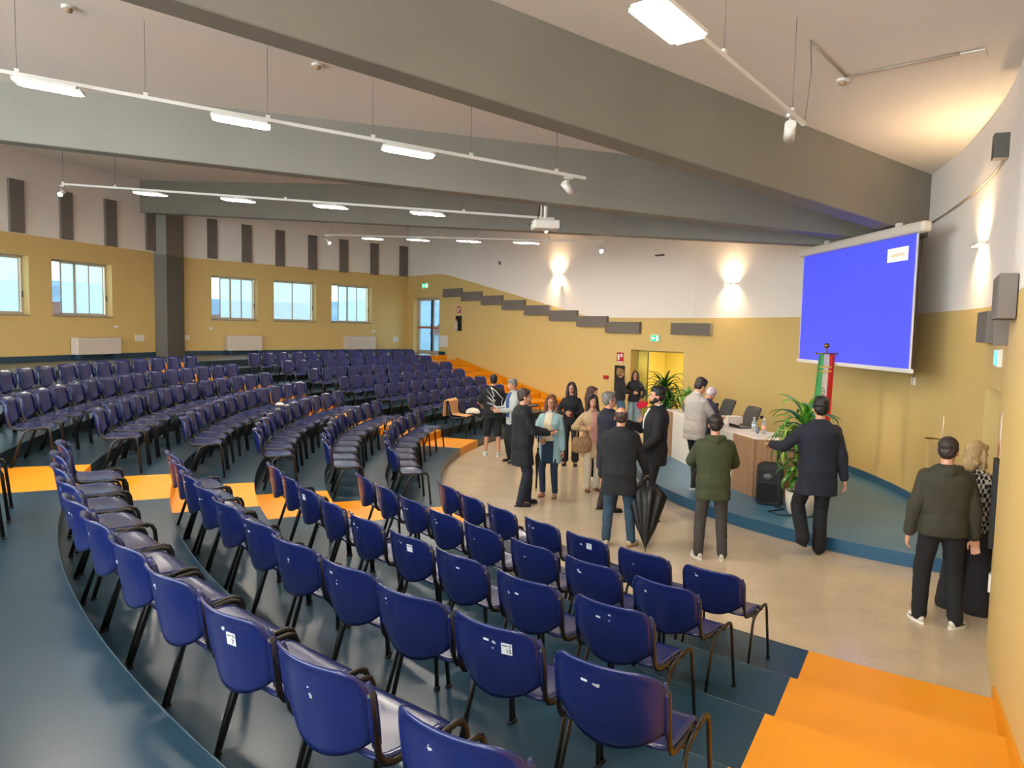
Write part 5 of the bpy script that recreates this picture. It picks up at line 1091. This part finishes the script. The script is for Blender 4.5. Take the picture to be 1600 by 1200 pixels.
# all black outfit
P5, d5 = person('person with a dark bob and glasses dressed all in black', (890, 727), (892, 597), 262, fem=True, hair='bob', hairlen=1.47, hairc='#2a1914', glasses='#3a211c', upper=BLK, hem=.84, inflate=.022, lower=BLK, cuff=.14, legend=(1.1, 1.35), R=(.10, .24, 1.12), L=(-.06, .25, 1.10), Rh=(.9, -.4, -.5), Lh=(-.9, -.4, -.5), curlR=1, curlL=1, shoe=('#0e0c0c', '#0e0c0c', 0), palR=(-1, 0, .3), palL=(1, 0, .3))
w = wpt(P5, (d5['L'][2]) + Vector((.03, .07, .02))); tag(obj('smartphone', bx((0, 0, 0), (.07, .14, .009), 0, .003), mat('phone_red', '#5a1f22', .4), None, False, w, (.8, 0, .2)), 'dark red phone held by the person dressed all in black', 'phone')
# beige jacket with the bag
P6, d6 = person('person with long dark hair in a beige jacket and cream trousers with a tan bag', (922, 766), (918, 616), 285, fem=True, hair='long', hairlen=1.30, hairc='#1e1412', head=(-8, 2), upper=cloth('beige_trench', '#c2a57c', .06), hem=.62, flare=1.08, inflate=.03, shirt=(cloth('pink_blouse', '#c08a80'), .9, .05, .06), lower=cloth('cream_trousers', '#c9bda4', .05), cuff=.07, shoe=('#6b3326', '#5a2a20', 0), R=(.20, .20, 1.16), Rh=(.9, -.5, -.6), L=(-.24, .08, .78), curlR=1.3, fR=(.09, .06, 0), palR=(-1, 0, 0))
c = wpt(P6, (.25, .17, .90)); r = empty('tote_bag', c, P6.rotation_euler.z + .35, 'tan slouchy leather bag hanging from the arm of the person in beige', 'bag'); BG = mat('tan_leather', '#a8845c', .5, var=.12, vscale=10)
bm = bmesh.new(); loft(bm, [(-.16, .13, .05, 0), (-.13, .19, .08, 0), (-.02, .21, .09, 0), (.08, .18, .06, 0), (.11, .16, .03, 0)]); fuse('bag_body', bm, BG, r, .012, 3, .03, .09); bm = bmesh.new(); tube(bm, [(-.13, 0, .09), (-.09, .0, .25), (0, 0, .33), (.09, 0, .25), (.13, 0, .09)], .010, 8); obj('strap', bm, BG, r, True)
obj('flap', bx((0, -.085, -.0), (.24, .012, .09), 0, .005), mat('tan_leather_dark', '#8a6644', .5), r)
# behind her
person('person with long brown hair turned right, hidden behind the beige jacket', (922, 748), (925, 604), 330, fem=True, hair='long', hairc='#4a2c22', hairlen=1.32, upper=cloth('brown_top', '#6b4f40'), hem=.8, lower=DKT, shoe=('#c9bda4', '#c9bda4', 0))
# grey hair, glasses, gesturing
P8, d8 = person('grey-haired person with red-rimmed glasses pointing a finger, in a dark blue jacket', (948, 798), (950, 612), 12, hairc='#6d6862', head=(-6, -4), glasses='#6a2c28', upper=NAV, hem=.62, inflate=.03, lower=cloth('brown_trousers', '#2a211e'), R=(.10, .42, 1.28), Rh=(.3, -.2, -1), L=(-.2, .16, .86), curlR=.5, palR=(-1, 0, .1), fdirR=(0, .45, .9), fR=(.1, .04, 0), fL=(-.1, -.06, 0), bulk=1.05)
# dark coat and jeans, umbrella
P9, d9 = person('balding person in a dark coat and jeans seen from behind, holding an umbrella', (964, 853), (1000 - 30, 636), 82, hair='balding', hairc='#3a2a20', lean=2, upper=cloth('coat_charcoal', '#14151a'), hem=.68, flare=1.05, inflate=.034, lower=cloth('blue_jeans', '#2a4256', .15), cuff=.09, legr=.92, shoe=('#b9ad94', '#8f6a4a', 0), R=(.36, .22, .86), Rh=(.6, -.9, -.2), L=(-.22, .12, .84), fR=(.17, .02, 0), fL=(-.14, 0, 0), curlR=1.2, palR=(-1, 0, 0), bulk=1.08, toe=(35, -8))
hw = wpt(P9, d9['R'][2] + (d9['R'][2] - d9['R'][1]).normalized() * .075)
ut = onz(1008, 863, 0.0); hold_umbrella(None, hw + Vector((0, 0, .10)), ut, 'half furled black umbrella with its tip on the floor', 1.75)
# dark suit with beard
P10, d10 = person('dark-haired bearded person in a black suit and white shirt facing left', (1019, 812), (1019, 603), 178, hair='short', hairc='#15100e', beard=True, head=(0, -2), upper=cloth('suit_black', '#0f1014'), hem=.74, inflate=.024, shirt=(cloth('white_shirt', '#d8d4cc', .03), 1.2, .05, .02), lower=DKT, R=(.10, .36, 1.26), Rh=(.6, -.3, -1), L=(-.22, .20, .95), Lh=(-.8, -.7, -.3), curlR=.8, curlL=.9, palR=(-.8, -.3, .4), bulk=1.05)
# two young women by the doorway
P11, d11 = person('person with a bun, dark hoodie and jeans looking right beside the doorway', (967, 672), (967, 576), 15, fem=True, hair='bun', hairc='#8a6640', upper=cloth('dark_hoodie', '#1a1a20'), hood=True, hem=.86, inflate=.034, lower=cloth('mid_jeans', '#43607a', .12), cuff=.05, legend=(1.1, 1.2), R=(.10, .26, 1.14), Rh=(.7, -.6, -.5), L=(-.1, .28, 1.14), curlR=.9, shoe=SH_W, vox=.01)
w = wpt(P11, d11['R'][2] + Vector((-.03, .11, .03))); tag(obj('smartphone', bx((0, 0, 0), (.07, .14, .009), 0, .003), mat('phone_blue', '#8fa9c0', .4), None, False, w, (.5, 0, 1.2)), 'pale blue phone held by the person with a bun', 'phone')
P12, d12 = person('person with long hair and glasses in a black hoodie and wide pale jeans', (990, 672), (990, 579), 262, fem=True, hair='long', hairc='#2c1a15', hairlen=1.36, glasses='#2a1a16', upper=cloth('dark_hoodie', '#1a1a20'), hem=.84, inflate=.036, lower=cloth('pale_jeans', '#8094a0', .12), cuff=.04, legend=(1.45, 1.75), R=(.06, .24, 1.12), Rh=(.9, -.4, -.5), L=(-.20, .18, .96), Lh=(-.9, -.5, -.4), curlL=1.2, shoe=SH_W, vox=.01)
w = wpt(P12, d12['L'][2] + Vector((-.02, .06, -.17))); r = empty('red_bag', w, 0, 'bright red fabric bag held by the person in pale jeans', 'bag'); bm = bmesh.new(); ball(bm, (0, 0, 0), (.13, .07, .09), 16); ball(bm, (-.08, 0, -.03), (.07, .06, .09), 12); ball(bm, (.1, 0, .03), (.07, .05, .07), 12); fuse('bag_body', bm, cloth('red_fabric', '#c8143a', .1), r, .012, 3, .05, .07)
bm = bmesh.new(); tube(bm, [(-.05, 0, .08), (0, 0, .17), (.05, 0, .08)], .008, 6); tube(bm, [(-.02, .0, -.08), (-.03, 0, -.28)], .01, 6); obj('strap', bm, mat('red_strap', '#a01030', .7), r, True)
# on the stage
P13, d13 = person('dark-haired person in a light grey blazer and black trousers standing on the stage', (1082, 762), (1096, 590), 28, z=DZ, hairc='#1d1411', hair='wavy', head=(-4, 22), lean=3, upper=cloth('grey_blazer', '#9a948e', .06), hem=.78, inflate=.028, lower=BLK, cuff=.09, legr=.92, R=(.12, .40, 1.10), Rh=(.6, -.7, -.6), L=(-.04, .42, 1.10), curlR=.8, palR=(-.5, 0, .8), palL=(.5, 0, .8), shoe=('#22242a', '#e6e2d8', 0), fR=(.09, -.05, 0), fL=(-.09, .12, 0), shirt=(cloth('white_shirt', '#d8d4cc', .03), 1.1, .04, .05))
person('white-haired person bending over papers behind the grey blazer', (1097, 748), (1114, 603), 40, z=DZ, hairc='#b9aeb4', hair='short', lean=10, head=(0, 30), upper=cloth('dark_blue_top', '#2a3040'), hem=.85, lower=cloth('dark_jeans', '#1c3148'), R=(.12, .38, 1.02), L=(-.1, .38, 1.02), shoe=('#22242a', '#22242a', 0))
# olive jacket
P15, d15 = person('person in an olive green jacket and dark grey trousers seen from behind', (1109, 873), (1112, 647), 82, hairc='#1f1611', upper=cloth('olive_jacket', '#35391f', .08), hood=True, hem=.74, inflate=.036, lower=cloth('grey_trousers', '#3a3633', .06), cuff=.07, legr=.98, shoe=('#c2bfb2', '#d8d4ca', 0), R=(.16, .34, 1.06), Rh=(1, -.5, -.5), L=(-.14, .34, 1.06), Lh=(-1, -.4, -.5), curlR=1, curlL=1, fR=(.14, 0, 0), fL=(-.14, 0, 0), bulk=1.02, toe=(14, -22))
w = wpt(P15, (0, .42, 1.12)); tag(obj('smartphone', bx((0, 0, 0), (.16, .009, .08), 0, .003), BLKP, None, False, w, (-.5, 0, P15.rotation_euler.z)), 'phone held in front of the person in the olive jacket', 'phone')
# navy blazer reaching out
P16, d16 = person('tall person in a navy blazer stepping along the stage edge, left arm stretched out', (1270, 864), (1288, 621), 84, hairc='#1b1310', hair='wavy', upper=cloth('navy_blazer', '#171a28', .06), hem=.68, flare=1.04, inflate=.03, lower=cloth('black_trousers', '#141417'), cuff=.07, legend=(1.05, 1.2), R=(.30, -.02, .80), Rh=(.5, -.9, 0), L=(-.43, .28, 1.17), Lh=(-.5, -.8, -.7), curlL=1.1, palL=(0, 0, -1), fR=(.06, .0, 0), fL=(-.16, -.16, .13), bulk=1.06, lean=0, toe=(20, -5))
# olive hoodie and companion
P17, d17 = person('stocky person in an olive hoodie, black trousers and white trainers, seen from behind', (1462, 977), (1480, 683), 76, hairc='#2a201b', head=(-28, 4), upper=cloth('olive_hoodie', '#302e20', .08), hood=True, hem=.86, inflate=.042, lower=BLK, cuff=.08, legr=1.05, shoe=('#d2cdc0', '#e6e2d8', 0), R=(.28, .0, .80), L=(-.28, .02, .80), Rh=(.7, -.7, 0), Lh=(-.7, -.7, 0), fR=(.15, -.02, 0), fL=(-.13, .06, 0), bulk=1.0, toe=(50, -15), skin=SK, curlR=.6, palR=(-.2, -1, 0))
for s, sd in ((1, 'R'), (-1, 'L')):
    w = d17['legs'][s][2]; a = math.radians((50, -15)[0 if s > 0 else 1]); Rz = Matrix.Rotation(-a, 4, 'Z'); bm = bmesh.new()
    for sx_ in (-1, 1): tube(bm, [(sx_ * .036, -.02, .06), (sx_ * .045, .03, .042), (sx_ * .04, .09, .034)], [.006, .008, .004], 6)
    bm.transform(Matrix.Translation((w.x, w.y, w.z - .085)) @ Rz); so = [c for c in P17.children if c.name.startswith('shoe')][0 if s > 0 else 1]; obj('side_stripe', bm, BLKP, so, True)
def print_mat():
    m = mat('geometric_print', '#b5a995', .8); t = m.node_tree; b = t.nodes['Principled BSDF']; tc = t.nodes.new('ShaderNodeTexCoord'); mp = t.nodes.new('ShaderNodeMapping'); mp.inputs['Scale'].default_value = (14, 14, 9); mp.inputs['Rotation'].default_value = (0, 0, .6)
    w1 = t.nodes.new('ShaderNodeTexChecker'); w1.inputs['Color1'].default_value = (*hexc('#c9bda8'), 1); w1.inputs['Color2'].default_value = (*hexc('#15120f'), 1); w1.inputs['Scale'].default_value = 2.4
    t.links.new(tc.outputs['Object'], mp.inputs[0]); t.links.new(mp.outputs[0], w1.inputs[0]); t.links.new(w1.outputs[0], b.inputs['Base Color']); return m
P18, d18 = person('blonde person with dark glasses in a geometric print shirt and long black skirt-trousers', (1507, 952), (1514, 688), 48, fem=True, hair='bob', hairlen=1.50, hairc='#a88a5c', head=(-30, 3), glasses='#14100e', upper=print_mat(), sleeve='elbow', hem=.84, inflate=.03, lower=cloth('black_chiffon', '#1d1c20', .1), cuff=.05, legend=(1.7, 2.7), shoe=('#d8d4ca', '#d8d4ca', 0), R=(.24, .10, .80), Rh=(.6, -.8, -.2), L=(-.22, .06, .80), skin=SK2)
